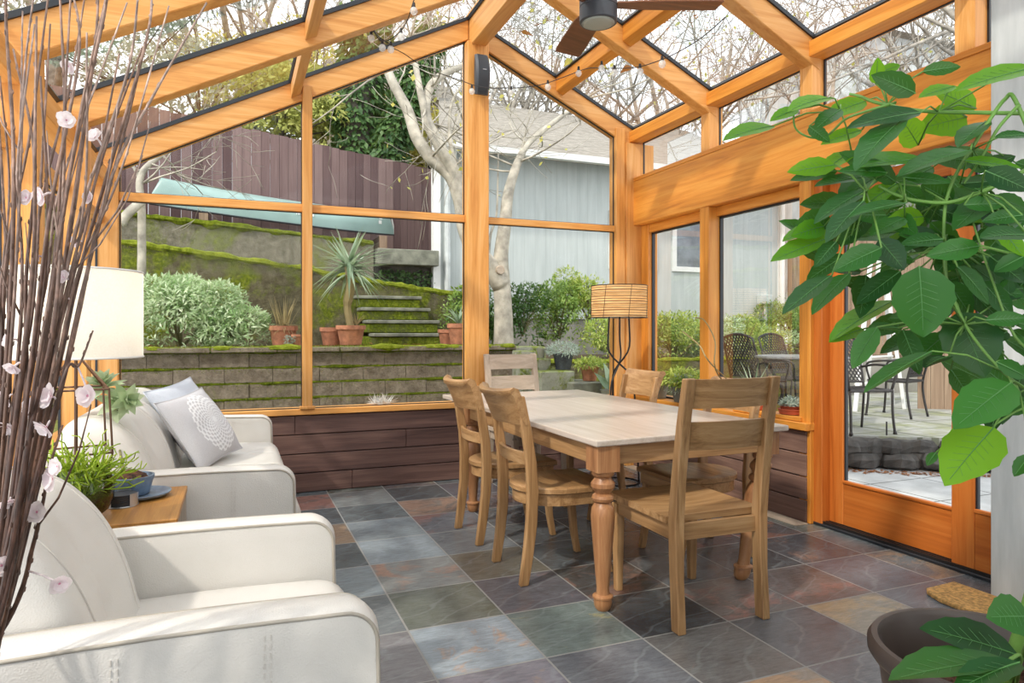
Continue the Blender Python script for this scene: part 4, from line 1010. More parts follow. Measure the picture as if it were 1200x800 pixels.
# ================================================================== LARGE POTTED PLANT ON THE RIGHT
pc = at(1161, 762, 1.69); PX, PY = pc.x, pc.y; PZ = .45
pp = thing('potted_tree', 'tall large-leaved green plant in a wide brown planter at the right edge', 'potted plant', (PX, PY, 0))
MB().lathe([(.18,0),(.19,.006),(.235,.30),(.248,.395),(.262,.40),(.272,.415),(.272,.435),(.262,.45),(.248,.45),(.238,.436),(.225,.33),(.22,.3)], (PX,PY,0), 64).build('planter', M['brownpot'], pp, True, smooth=True, angle=50)
m = MB(); m.lathe([(.224,.33),(.12,.345),(.001,.35)], (PX,PY,0), 40)
for i in range(260):
    a = rnd(0,2*PI); r = .21*sqrt(rnd(0,1)); m.ball((PX+r*cos(a), PY+r*sin(a), .343), rnd(.004,.009), 5, 3)
m.build('soil', M['bark_chips'], pp, True)
LEAVES = [((1215,78),(1120,103),20,1.75),((1081,84),(1127,77),16,1.9),((1073,109),(1023,87),27,1.85),((1026,98),(1029,68),16,1.95),((1032,85),(1056,75),12,2.0),
 ((1144,127),(1096,105),26,1.95),((1119,101),(1077,113),13,1.85),((1080,131),(993,146),19,1.8),((1058,138),(1000,194),27,1.8),((1076,170),(1056,137),30,2.0),((1133,137),(1078,150),38,2.0),
 ((1010,152),(962,168),15,2.0),((1015,118),(968,135),20,2.0),((985,128),(955,150),18,1.9),((1088,186),(1007,192),15,1.9),((998,178),(963,200),17,2.0),((1040,202),(983,198),15,1.85),
 ((1138,175),(1052,200),17,1.75),((1155,142),(1122,170),20,1.85),((1130,188),(1198,196),11,1.8),((1205,158),(1166,160),10,1.7),((1155,200),(1207,222),27,1.6),((1060,208),(1115,213),13,1.85),
 ((1010,208),(955,215),11,1.95),((972,114),(924,126),13,1.9),((935,127),(903,140),13,1.9),((907,147),(848,160),14,1.95),((935,128),(908,139),12,1.95),((948,148),(972,166),15,1.95),
 ((1015,222),(953,257),18,1.9),((967,263),(917,281),14,2.0),((967,280),(903,305),21,1.95),((1012,235),(967,282),23,1.8),((1062,237),(995,250),11,1.75),((1020,250),(985,287),24,1.95),
 ((980,283),(955,311),19,1.85),((992,298),(945,328),21,1.95),((975,322),(916,367),21,1.8),((995,320),(950,365),21,1.85),((1033,290),(977,316),28,1.7),((1030,280),(1060,316),28,1.75),
 ((1077,312),(1083,395),64,1.6),((1105,280),(1057,285),17,1.75),((1148,288),(1086,299),26,1.6),((1122,312),(1163,356),18,1.7),((1198,252),(1152,258),17,1.7),((1205,275),(1150,275),17,1.6),
 ((1015,322),(1008,372),28,1.95),((1050,350),(970,395),19,1.95),((1012,385),(972,399),17,1.95),((1052,384),(1018,383),9,1.85),((1028,383),(998,431),25,1.75),((1058,386),(1078,438),24,1.9),
 ((1092,411),(1010,457),15,1.7),((1112,417),(1083,427),11,1.8),((1122,366),(1156,440),60,1.85),((1180,388),(1165,400),16,1.8),((1168,424),(1207,443),19,1.6),((1185,448),(1118,500),50,1.6),
 ((1165,500),(1107,566),58,1.65),((1172,470),(1160,508),20,1.75),((1205,468),(1176,485),24,1.75),((1207,533),(1188,558),17,1.6),((1097,530),(1086,545),11,1.8),
 ((1084,330),(1045,350),24,1.95),((1110,330),(1140,372),26,1.9),((1040,250),(1075,275),24,1.95),((1100,245),(1150,262),22,1.9),((1090,260),(1130,300),24,1.95),((1050,215),(1088,240),20,2.0),
 ((1130,240),(1180,238),18,1.8),((1160,300),(1200,330),24,1.8),((1150,330),(1190,372),22,1.85),((1030,205),(990,230),16,2.0),((1060,255),(1020,275),20,1.9),((1110,275),(1120,320),24,1.95),
 ((1165,230),(1205,245),18,1.9),((1140,350),(1110,345),18,2.0),((1170,265),(1200,300),20,1.75),((1075,235),(1110,258),22,2.05),((1125,215),(1165,212),14,1.95),((1155,375),(1205,372),18,1.75),((1200,300),(1165,318),20,1.7)]
random.seed(21)
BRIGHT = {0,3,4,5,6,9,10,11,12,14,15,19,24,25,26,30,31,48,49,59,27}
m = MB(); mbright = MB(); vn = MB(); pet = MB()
M['bigleaf_bright'] = leafm('sunlit_leaf', '3f8f24', '86c232', 'b4e63a', .38, .45, 2.0, .3)  # lit copy of the big leaf, backlight put into a brighter green
def bigleaf(b, t, wpx, d, mm=None):
    dd = rnd(-.05, .05); B = at(b[0], b[1], d); T = at(t[0], t[1], d + dd - .03); ax = T - B; L = ax.length; ax.normalize()
    view = (V((0,0,EYE)) - (B+T)/2).normalized(); view = (view - ax*view.dot(ax)).normalized()
    side = ax.cross(view); up = side.cross(ax)
    alt = side if side.z > 0 else -side
    if abs(alt.z) < .2: alt = alt * random.choice((-1, 1))
    W = max(wpx*d/FPX*1.05, L*.42); c = min(1, wpx*d/FPX/W); nr = (view*c + alt*sqrt(max(0,1-c*c))).normalized()
    sd = ax.cross(nr).normalized(); n = 10; cv = 4; vs = []; ph = rnd(0,6)
    curl = rnd(.04,.16)
    for i in range(n+1):
        u = i/n; w = W/2*max(.02, (sin(PI*u**.82))**.75 if u < 1 else 0); w *= 1 + (.05 if i % 2 else -.03)
        cen = B + ax*(L*u) - nr*(curl*L*(u-.3)**2)
        for j in range(-cv//2, cv//2+1):
            s = j/(cv/2); vs.append(cen + sd*w*s + nr*(.22*w*abs(s) + .012*W*sin(9*u+ph+2*s)*abs(s)))
        if 0 < i < n: pass
    k = cv+1; (mm or m).add(vs, [(i*k+j, i*k+j+1, (i+1)*k+j+1, (i+1)*k+j) for i in range(n) for j in range(cv)])
    mid = [V(vs[i*k+cv//2]) + nr*.0012 for i in range(0, n)]
    vn.tube(mid, [.0016*(1-.7*i/n) for i in range(n)], 4)
    if L > .09:
        for i in (2,3,4,5,6,7):
            for j, e in ((0,1),(cv,1)):
                if i+1 <= n: vn.tube([mid[i], (V(vs[(i+1)*k + (1 if j == 0 else cv-1)]) + nr*.0012)], .0004, 3)
    return B
HUBS = [at(1107,235,1.85), at(1107,290,1.85), at(1130,380,1.8), at(1060,232,1.85), at(1150,225,1.8), at(1175,435,1.7), at(1195,460,1.68), at(1100,131,1.85), at(1040,122,1.9), at(1140,175,1.82), at(985,130,1.93), at(1015,225,1.87)]
for i in range(74):
    px, py = rnd(965,1200), rnd(185,400)
    if (px < 1010 and py > 330) or (py > 345 and px < 1040): continue
    a = rnd(-.6,.9); L = rnd(36,66); sg = -1 if px < 1110 else random.choice((-1,1))
    LEAVES.append(((px,py),(px+sg*L*cos(a), py+L*sin(a)),rnd(14,26),rnd(1.88,2.2)))
for i in range(46):
    px, py = rnd(1090,1212), rnd(225,470); a = rnd(-.9,1.2); L = rnd(38,64); sg = random.choice((-1,1)); LEAVES.append(((px,py),(px+sg*L*cos(a), py+L*sin(a)),rnd(18,32),rnd(1.85,2.15)))
for li, L_ in enumerate(LEAVES):
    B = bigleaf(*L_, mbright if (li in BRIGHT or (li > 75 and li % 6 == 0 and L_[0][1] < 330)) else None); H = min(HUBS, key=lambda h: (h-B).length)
    if (H-B).length < .35: pet.tube([H + (B-H)*.0, (H+B)/2 + V((0,0,.015)), B], .0024, 5)
for L_ in (((1196,768),(1082,732),38,1.5),((1184,772),(1041,790),32,1.42),((1195,775),(1118,805),30,1.36),((1207,722),(1158,722),46,1.45)): bigleaf(*L_)
pet.tube(bez([(PX+.06,PY-.02,.345), at(1196,770,1.5), at(1184,772,1.45)], 5), .004, 6)
pet.tube(bez([(PX+.08,PY+.0,.345), at(1208,740,1.48), at(1206,722,1.45)], 5), .004, 6)
m.build('leaves', M['bigleaf'], pp, True, smooth=True); mbright.build('backlit_leaves', M['bigleaf_bright'], pp, True, smooth=True)['label'] = 'leaves coloured bright yellow-green as if lit from behind'; vn.build('leaf_veins', M['vein'], pp, True); pet.build('leaf_stalks', M['stem'], pp, True, smooth=True)
m = MB()
trunk = bez([(PX+.04,PY,.34), at(1222,640,1.62), at(1232,480,1.66), at(1232,330,1.7), at(1226,210,1.75), at(1214,133,1.8)], 8)
m.tube(trunk, [.016-.008*i/len(trunk) for i in range(len(trunk))], 8)
for pts, r in (([(1214,133,1.8),(1150,132,1.83),(1080,130,1.86),(1030,121,1.9),(1008,113,1.92),(995,110,1.93)],.006),([(1050,120,1.88),(1010,132,1.9),(990,140,1.92),(970,158,1.94),(950,161,1.95),(932,150,1.95),(930,125,1.93)],.004),
   ([(1226,205,1.75),(1190,118,1.78),(1178,116,1.8),(1160,140,1.82),(1140,172,1.83),(1120,205,1.84),(1108,240,1.85),(1106,290,1.85),(1110,330,1.84),(1130,378,1.8),(1152,410,1.75),(1180,440,1.7),(1215,465,1.66)],.0055),
   ([(1230,185,1.74),(1195,203,1.76),(1150,225,1.8),(1112,237,1.83),(1075,235,1.85),(1050,228,1.86),(1030,218,1.88)],.0065),([(1195,122,1.77),(1170,150,1.8),(1150,185,1.82),(1130,215,1.83)],.005),
   ([(1230,420,1.68),(1190,395,1.75),(1160,320,1.8),(1140,260,1.82)],.004),([(1215,465,1.66),(1190,447,1.64),(1185,450,1.62)],.003),([(1228,470,1.66),(1195,480,1.7),(1165,498,1.68)],.0035)):
    p = bez([at(*q) for q in pts], 6); m.tube(p, [r*(1-.4*i/len(p)) for i in range(len(p))], 7)
m.build('branches', M['stem'], pp, True, smooth=True)
MB().box(-1.1, 3.8, -2.7, -2.6, 0, 2.96).solo('wall_house', M['pier'], 'plain white rear wall of the house room behind the viewer', 'wall', None, 'structure')
MB().box(-1.1, 3.8, -2.6, 1.0, 2.97, 3.05).solo('ceiling', M['pier'], 'plain white flat ceiling of the house room behind the viewer', 'ceiling', None, 'structure')
# mat
MB().prism([(3.02,2.235),(3.05,2.26),(3.255,2.27),(3.255,1.65),(3.05,1.65),(2.98,1.9),(2.985,2.15)], 'z', .001, .022).solo('door_mat', M['coir'], 'tan coir mat on the slate floor at the foot of the white pier', 'mat', bevel=.006, seg=2)

# ================================================================== BLOSSOM BRANCHES IN THE LEFT FOREGROUND
random.seed(5)
vx, vy = -.40, 1.335
MB().lathe([(.07,0),(.085,.01),(.10,.2),(.085,.42),(.055,.56),(.06,.60),(.05,.60),(.045,.56)], (vx,vy,0), 32).solo('floor_vase', M['glaze'], 'tall dark floor vase holding the bare blossom branches', 'vase', smooth=True)
def blossom(mb, cb, c, r, axis):
    axis = V(axis).normalized(); u = axis.orthogonal().normalized(); w = axis.cross(u)
    for ring, (k, tilt, s) in enumerate(((5,.18,1.0),(5,.6,.78))):
        for i in range(k):
            a = 2*PI*i/k + ring*.6 + rnd(-.15,.15); o = u*cos(a)+w*sin(a); d = (o*(1-tilt*.5)+axis*tilt*.7).normalized()
            mb.leaf(V(c)+axis*.002, d, axis-o*.2+rdir()*.15, r*s*rnd(.9,1.1), r*s*1.05, 6, .18, -.15, 1.1, .5)
    cb.ball(V(c)+axis*r*.12, r*.14, 6, 4)
BR = [((8,700),(75,440),(130,220),(178,112),(240,2)),((0,720),(60,460),(100,300),(165,60),(178,-20)),((0,690),(45,430),(75,230),(120,20),(125,-20)),((5,720),(55,430),(95,250),(150,90),(160,-20)),
 ((-10,700),(25,430),(45,250),(80,100),(100,-20)),((-20,690),(5,420),(14,200),(10,30),(8,-30)),((-15,700),(12,430),(25,260),(30,90),(45,-20)),((0,720),(50,450),(85,250),(110,60),(118,-30)),
 ((10,720),(60,500),(100,330),(150,140),(166,55)),((10,690),(55,470),(90,320),(140,200),(198,8)),((0,700),(35,440),(60,250),(92,60),(80,-20)),((-12,720),(20,470),(40,300),(45,160),(46,20)),
 ((-5,690),(30,470),(55,320),(70,210),(148,0)),((0,720),(40,500),(75,350),(125,180),(168,58)),((-20,720),(2,480),(10,300),(35,160),(60,-20)),((-10,700),(18,440),(28,310),(22,190),(42,30)),
 ((4,700),(50,520),(80,430),(95,430),(108,385)),((0,690),(30,540),(40,440),(66,280),(85,-10)),((15,720),(35,640),(50,590),(62,545),(75,500)),((-15,700),(8,500),(12,380),(0,200),(-10,60)),
 ((-8,720),(14,500),(36,360),(50,200),(62,30)),((8,710),(44,520),(72,380),(100,230),(105,40)),((-5,705),(22,520),(48,390),(58,260),(50,90)),((2,715),(38,500),(62,360),(76,150),(72,-20)),
 ((-18,715),(0,520),(6,360),(20,180),(25,10)),((6,705),(48,480),(84,330),(104,260),(140,60)),((-2,700),(28,480),(34,330),(40,180),(18,60)),((0,712),(26,560),(52,420),(88,260),(102,140)),
 ((-22,708),(-5,500),(2,350),(8,220),(2,90)),((3,718),(32,520),(66,300),(96,120),(130,-15))]
BL = [(86,76),(78,143),(117,165),(36,234),(57,228),(111,234),(97,281),(53,300),(81,328),(20,425),(50,415),(70,560),(109,464),(67,680),(48,600),(12,580),(2,660),(33,552),(12,495),(68,466),(46,476),(84,348),(20,400),(0,640),(60,495),(37,530),(75,545),(15,463)]
BCURVES = []
for bi, path in enumerate(BR):
    d0 = 1.10 + rnd(-.09,.09); pts = []
    base = V((vx+rnd(-.03,.03), vy+rnd(-.03,.03), .42)); nk = V((vx+rnd(-.03,.03), vy+rnd(-.03,.03), .60))
    P = [base, nk] + [at(x, y, d0 + .02*k*rnd(-1,1)) for k, (x, y) in enumerate(path)]
    for k in range(2, len(P)): P[k] = P[k] + rdir()*.004
    C = bez(P, 9); n = len(C); r0 = rnd(.0040,.0056)
    t = thing('blossom_branch', 'thin brown bare branch in the tall bunch of blossom branches beside the armchair', 'branch', base, group='bare blossom branches in the floor vase')
    m = MB(); rad = [r0*(1-.72*i/n)*(1+.12*(i % 5 == 0)) for i in range(n)]; m.tube(C, rad, 7)
    for i in range(4, n-2, 2):
        a = (C[i+1]-C[i]).normalized(); o = a.orthogonal().normalized(); o = (Matrix.Rotation(rnd(0,6.28), 3, a) @ o); m.tube([C[i], C[i]+o*(rad[i]*1.2)+a*.004, C[i]+o*(rad[i]*1.3)+a*.010], [rad[i]*.6,rad[i]*.5,.0006], 5)
    if bi % 3 == 0:
        i = int(n*rnd(.55,.75)); a = (C[i+1]-C[i]).normalized(); q = C[i]; o = (a + rdir()*.5).normalized(); m.tube([q, q+o*.06, q+o*.12+V((0,0,.03)), q+(o+V((0,0,.5))).normalized()*.22], [rad[i]*.7,rad[i]*.6,rad[i]*.5,rad[i]*.3], 6)
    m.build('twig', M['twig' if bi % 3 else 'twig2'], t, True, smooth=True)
    BCURVES.append((t, C))
for x, y in BL:
    best = None
    for t, C in BCURVES:
        for c in C:
            dd = c.dot(FW)
            if dd < .2 or c.z < .7: continue
            qx = CX + FPX*c.dot(RT)/dd; qy = CY - FPX*(c.z-EYE)/dd; e = (qx-x)**2 + (qy-y)**2 + 60*dd*dd
            if best is None or e < best[0]: best = (e, t, c, qx, qy, dd)
    e, t, c, qx, qy, dd = best; r = rnd(.012,.016) if y < 440 else rnd(.015,.022); ax = (-FW*rnd(.5,1) + rdir()*.6).normalized()
    cc = c + ax*.008 + RT*((x-qx)/FPX*dd) - V((0,0,(y-qy)/FPX*dd)); pm, cm = MB(), MB(); blossom(pm, cm, cc, r, ax); pm.tube([c, (c+cc)/2+V((0,0,.002)), cc], .0016, 5)
    b_ = pm.build('blossom', M['petal'], t, True, smooth=True); cm.build('blossom_centre', M['petalc'], b_, True)

# ================================================================== OUTSIDE: GROUND, WALLS, STEPS
random.seed(11)
def ground(name, poly, z, mat, label):
    return MB().add([(x,y,z) for x,y in poly], [tuple(range(len(poly)))]).solo(name, M[mat], label, 'ground', None, 'structure')
ground('ground_garden', [(-40,5.6),(-40,60),(70,60),(70,5.6)], -.25, 'earth', 'bare garden earth spreading out behind the sunroom')
MB().box(-9, 3.0, 5.66, 7.1, -.2, .46).solo('ground_grass_strip', M['lawn'], 'mossy ground strip between the gable wall and the block retaining wall', 'ground', None, 'structure')
MB().box(3.66, 10.5, .2, 4.95, -.24, -.05).solo('ground_patio', M['paver'], 'lower patio of large grey pavers outside the sliding door', 'patio', None, 'structure')
def mossfringe(mb, x0, x1, y, z, k, h=.03, fn=None, drop=.05):
    for i in range(k):
        x = rnd(x0, x1); zz = fn(x) if fn else z; yy = (y(x) if callable(y) else y) + rnd(-.03,.10)
        d = V((rnd(-.5,.5), rnd(-1,.3), rnd(-.6,1.0))).normalized(); mb.leaf((x, yy, zz - rnd(0,drop)*(yy < (y(x) if callable(y) else y)+.01)), d, rdir(), h*rnd(.6,1.5), h*.6, 2, .1, .2)
# block retaining wall
rw = thing('retaining_wall', 'low mossy concrete block retaining wall outside the gable windows', 'retaining wall', (-1, 7.05, .44))
for k in range(4):
    m = MB(); z0, z1 = .44 + k*.15, .44 + (k+1)*.15 - .012; x = -8 + (.22 if k % 2 else 0); y = 7.05 + .015*k
    while x < 2.9:
        x1 = min(2.92, x+.44); m.box(x+.0012, x1-.0012, y+rnd(-.006,.006), y+.25, z0, z1); x += .44
    m.build('block_course', M['block'], rw, True, bevel=.004, seg=1)
    m = MB(); mossfringe(m, -1.6, 2.9, 7.035+.015*k, z1+.012, 2600, .014); mossband(m, -2.2, 2.9, lambda x: 7.06+.015*k, lambda x: z1+.004, .016); m.build('moss', M['moss'], rw, True, smooth=False)
m = MB()
x = -8
while x < 2.92: m.box(x, min(2.93, x+.6)-.006, 7.03, 7.38, 1.035, 1.085); x += .6
m.build('cap_stones', M['block'], rw, True, bevel=.01, seg=2)
m = MB(); mossfringe(m, -1.6, 2.9, 7.05, 1.088, 3000, .016, None, .06); mossband(m, -2.2, 2.9, lambda x: 7.05, lambda x: 1.075, .03); m.build('moss', M['moss'], rw, True)
MB().box(-9, 2.92, 7.3, 9.4, .4, 1.05).solo('ground_terrace', M['earth'], 'planted earth terrace behind the block retaining wall', 'ground', None, 'structure')
m = MB()
for i in range(260): m.leaf((rnd(-1.5,2.9), rnd(7.42,8.1), 1.06+rnd(0,.03)), rdir(-.1,.4), (0,0,1), rnd(.05,.09), rnd(.03,.05), 2)
m.solo('fallen_leaves', M['fallen'], 'brown fallen leaves strewn over the terrace behind the block wall', 'leaves', None, 'stuff')
def slopewall(name, label, pts, y0, th, zb, mat, mossk, y1=None):
    # wall along x whose top follows pts [(x, z)], face at y0 (to y1 at the far end)
    y1 = y0 if y1 is None else y1; xa, xb = pts[0][0], pts[-1][0]; yy = lambda x: y0+(y1-y0)*(x-xa)/(xb-xa)
    def zt(x):
        for (a, za), (b, zb_) in zip(pts, pts[1:]):
            if a <= x <= b: return za + (zb_-za)*(x-a)/(b-a)
        return pts[-1][1]
    n = 60; m = MB(); xs = [xa+(xb-xa)*i/n for i in range(n+1)]
    m.loft([[(x, yy(x)+.02*noise.noise(V((x*1.5,0,0))), zb), (x, yy(x), zt(x)+.02*noise.noise(V((x*3,5,0)))), (x, yy(x)+th, zt(x)), (x, yy(x)+th, zb)] for x in xs])
    t = thing(name, label, 'retaining wall', ((xa+xb)/2, y0, zb)); m.build('wall', M[mat], t, True)
    f = MB(); mossfringe(f, max(xa,-3), xb, yy, 0, mossk*2, .022, zt, .12); mossband(f, max(xa,-3), xb, lambda x: yy(x)+.01, lambda x: zt(x)-.01, .05); f.build('moss', M['moss'], t, True)
slopewall('retaining_wall', 'dark mossy concrete wall behind the shrubs and the steps, its top sloping down', [(-9,2.95),(-1.24,2.31),(.83,2.07),(1.66,1.93),(3.04,1.76)], 9.2, .25, .9, 'mosswall', 2600)
slopewall('retaining_wall', 'upper grey mossy wall below the upturned canoe', [(-9,3.2),(-1.43,2.84),(.96,2.68),(1.99,2.60)], 10.5, .25, 1.6, 'mosswall2', 1800)
m = MB().box(-9, 3.0, 9.45, 10.5, 1.0, 1.78); m.solo('ground_upper_terrace', M['earth'], 'earth bank between the two upper walls', 'ground', None, 'structure')
# bank behind
MB().hexa([(-30,10.75,.5),(3.0,10.75,.5),(3.0,30,.5),(-30,30,.5)], [(-30,10.75,2.55),(3.0,10.75,2.52),(3.0,30,4.2),(-30,30,4.2)]).solo('ground_bank', M['earth'], 'earth bank rising behind the upper wall under the fence', 'ground', None, 'structure')
dk = thing('garden_landing', 'grey concrete landing slab with a dark ivy recess above the mossy steps', 'landing', (2.5, 10.4, 1.8))
MB().box(2.02, 2.98, 10.32, 10.75, 2.26, 2.50).build('slab', M['concrete'], dk, True, bevel=.01, seg=1)
MB().box(2.02, 2.98, 10.62, 10.72, 1.78, 2.26).build('recess', M['barkdark'], dk, True)  # dark panel standing in for the shadow under the slab
m = MB()
for i in range(700): m.leaf((rnd(2.05,2.95), rnd(10.5,10.62), rnd(1.75,2.2)), rdir(-.8,.3), V((0,-1,.3))+rdir()*.5, .06, .045, 2)
m.build('ivy', M['fol_ivy'], dk, True)
ss = thing('garden_steps', 'steep mossy stone garden steps climbing beside the potted yucca', 'steps', (2.05, 8.6, 1.06))
for k in range(4):
    y = 8.25 + .26*k; a, b = 1.58-.03*k, 2.49-.05*k
    MB().box(a, b, y, 9.19, 1.05+.165*k, 1.05+.165*(k+1)-.042).build('riser', M['mossstep'], ss, True, bevel=.015, seg=1)
    MB().box(a-.02, b+.02, y-.03, min(9.19, y+.32), 1.05+.165*(k+1)-.042, 1.05+.165*(k+1)).build('tread', M['concrete'], ss, True, bevel=.008, seg=1)
    m = MB(); mossfringe(m, a, b, y-.0, 1.05+.165*k+.08, 900, .018, None, .08); m.build('moss', M['moss'], ss, True)
m = MB(); domebush(m, (2.78, 8.75, 1.25), .28, .3, .5, 1500, .06, .03, 4); m.solo('mossy_mound', M['shrub'], 'low ivy covered bank at the side of the mossy steps', 'plant')
# fence behind
def fenceline(p0, p1, zt0, zt1, zb, label, mat='fence', name='plank_fence', posts=True):
    p0, p1 = V((*p0,0)), V((*p1,0)); L = (p1-p0).length; a = atan2(p1.y-p0.y, p1.x-p0.x)
    t = thing(name, label, 'fence', (p0.x, p0.y, zb), a)
    m = MB(); x = 0
    while x < L:
        z = zt0 + (zt1-zt0)*x/L; m.box(x+.003, min(L,x+.15)-.003, -.011+rnd(0,.008), .011, 0, z-zb+rnd(-.012,.012)); x += .15
    m.build('planks', M[mat], t)
    if posts:
        x = .6; 
        while x < L: MB().box(x-.05, x+.05, .012, .11, 0, zt0+(zt1-zt0)*x/L-zb-.1).build('post', M[mat], t); x += 2.4
    return t
th = radians(15)
fenceline((-9, 11.8-9*math.tan(th)), (3.7, 11.8+3.7*math.tan(th)), 4.98, 4.34, 2.3, 'tall dark brown plank fence on the bank above the canoe')
# canoe, upside down
P0, P1 = V((-1.10,10.90,2.98)), V((2.60,11.88,2.86)); ax = (P1-P0); CL = ax.length; ca = atan2(ax.y, ax.x)
ca_t = thing('canoe', 'upturned pale green canoe stored in front of the plank fence', 'canoe', (P0+P1)/2 - V((0,0,.0)), ca)
def ROLL(p): return (p[0], p[1]*cos(.24)-p[2]*sin(.24)*.6, p[1]*sin(.24)+p[2]*cos(.24)+.07)
m = MB(); n = 28; k = 14; rings = []
for i in range(n+1):
    s = -1+2*i/n; w = .43*(1-abs(s)**2.6)+.012; hh = .40 - .06*(1-s*s) ; droop = .0; x = s*CL/2
    if abs(s) > .93: hh *= 1-((abs(s)-.93)/.07)**2*.75
    sl_ = -.06*s
    rings.append([ROLL((x, -w*cos(PI*j/k), sl_ + hh*sin(PI*j/k)**.7)) for j in range(k+1)])
m.loft(rings, cap=False, closed=False); m.build('hull', M['canoe'], ca_t, smooth=True)
for s in (-1, 1):
    m = MB(); m.tube([ROLL(((-1+2*i/n)*CL/2, s*(.43*(1-abs(-1+2*i/n)**2.6)+.016), -.06*(-1+2*i/n))) for i in range(n+1)], .014, 6); m.build('gunwale', M['black'], ca_t, smooth=True)
m = MB(); m.tube([ROLL(q) for q in ((CL/2-.13,0,.31),(CL/2-.06,0,.25),(CL/2-.01,0,.10),(CL/2+.005,0,-.05))], .012, 6); m.build('stem_band', M['white'], ca_t, smooth=True)
m = MB()      # small white script on the hull side and a square sticker near the bow
def onhull(s, u): 
    w = .43*(1-abs(s)**2.6)+.012; hh = .40-.06*(1-s*s); a = PI*u; return V(ROLL((s*CL/2, -w*cos(a)-.008, -.06*s + hh*sin(a)**.7+.004)))
sx0 = .02; seq = [(0,.10),(.012,.16),(.02,.10),(.03,.15),(.04,.10),(.05,.14),(.06,.09),(.07,.13),(.08,.10),(.09,.17),(.10,.08),(.115,.14),(.13,.16),(.14,.10),(.15,.17)]
for (a, u), (b, w_) in zip(seq, seq[1:]): m.tube([onhull(sx0+a, u), onhull(sx0+b, w_)], .007, 4)
m.build('lettering', M['white'], ca_t)
m = MB(); m.add([onhull(.80,.10), onhull(.835,.10), onhull(.835,.16), onhull(.80,.16)], [(0,1,2,3)]); m.add([onhull(.81,.18), onhull(.845,.18), onhull(.845,.22), onhull(.81,.22)], [(0,1,2,3)]); m.build('sticker', M['white'], ca_t)
for q in (-.62, .86):
    p = P0 + ax*((q+1)/2); MB().box(p.x-.06, p.x+.06, p.y-.35, p.y+.35, 2.45, p.z-.02).solo('wood_support', M['oldfence'], 'short wooden trestle block under the %s end of the canoe' % ('left' if q < 0 else 'right'), 'support')

# ================================================================== HOUSES
hs = thing('grey_house', 'pale grey sided neighbouring house with a shingled roof beyond the garden', 'house', (6.5, 10.6, .2))
HY0 = 10.5
m = MB().hexa([(2.97,HY0,1.45),(10.03,HY0,1.45),(10.03,16,1.45),(4.7,16,1.45)], [(2.97,HY0,4.25),(10.03,HY0,4.25),(10.03,16,4.25),(4.7,16,4.25)]); m.build('wall', M['siding'], hs, True)
MB().hexa([(3.0,HY0+.05,-.2),(9.98,HY0+.05,-.2),(9.98,15.9,-.2),(4.75,15.9,-.2)], [(3.0,HY0+.05,1.45),(9.98,HY0+.05,1.45),(9.98,15.9,1.45),(4.75,15.9,1.45)]).build('foundation', M['found'], hs, True)
MB().box(2.93, 3.05, HY0-.025, HY0+.1, 1.45, 4.2).build('corner_trim', M['white'], hs, True); MB().box(9.95, 10.06, HY0-.025, HY0+.1, 1.45, 4.2).build('corner_trim', M['white'], hs, True)
MB().hexa([(2.9,HY0-.45,4.02),(10.5,HY0-.45,4.02),(10.5,14.2,6.15),(4.1,14.2,6.15)], [(2.9,HY0-.45,4.12),(10.5,HY0-.45,4.12),(10.5,14.2,6.27),(4.1,14.2,6.27)]).build('roof', M['shingle'], hs, True)
MB().hexa([(4.1,14.2,6.15),(10.5,14.2,6.15),(10.5,18,4.0),(5.2,18,4.0)], [(4.1,14.2,6.27),(10.5,14.2,6.27),(10.5,18,4.1),(5.2,18,4.1)]).build('roof', M['shingle'], hs, True)
MB().add([(10.03,HY0,4.2),(10.03,16.2,4.2),(10.03,14.2,6.1)], [(0,1,2)]).build('gable', M['siding'], hs, True)
MB().add([(2.97,HY0,4.2),(4.15,14.2,6.1),(4.75,16.2,4.2)], [(0,1,2)]).build('gable', M['siding'], hs, True)
gt = MB(); gt.loft([[(x,HY0-.56,4.03),(x,HY0-.57,4.13),(x,HY0-.45,4.15),(x,HY0-.45,4.03)] for x in (2.88,10.5)]); gt.build('gutter', M['white'], hs, True)
def housewin(x0, x1, z0, z1, y=HY0):
    f = MB(); w = .09
    f.box(x0, x1, y-.04, y+.01, z0, z0+w); f.box(x0, x1, y-.04, y+.01, z1-w, z1); f.box(x0, x0+w, y-.04, y+.01, z0+w, z1-w); f.box(x1-w, x1, y-.04, y+.01, z0+w, z1-w)
    o = f.build('window_frame', M['white'], hs, True); MB().add([(x0+w,y-.015,z0+w),(x1-w,y-.015,z0+w),(x1-w,y-.015,z1-w),(x0+w,y-.015,z1-w)], [(0,1,2,3)]).build('pane', M['darkglass'], o, True)
housewin(7.45, 8.36, 2.34, 3.35); housewin(6.12, 7.12, 2.34, 3.37)
m = MB(); m.tube([(9.57,HY0-.07,1.80),(9.62,HY0-.07,.4)], .035, 8); mt = MB().box(9.42, 9.72, HY0-.13, HY0, 1.76, 1.95).build('meter_box', M['mirrorpanel'], hs, True, bevel=.02); m.build('conduit', M['mirrorpanel'], hs, True)
for x in (10.0, 3.15):
    m = MB(); m.tube([(x,HY0-.5,4.05),(x,HY0-.3,3.9),(x,HY0-.07,3.75),(x,HY0-.07,.5 if x > 5 else 1.6)], .05, 8); m.build('downspout', M['white'] if x > 5 else M['mirrorpanel'], hs, True)
h2 = thing('beige_house', 'beige house with a maroon framed window up the hill behind the ivy trunks', 'house', (4, 24, 4))
a, b = at(430,150,23), at(545,60,23)
MB().box(2.3, 6.6, 21.5, 26, 3.5, 8.7).build('wall', M['beige'], h2, True)
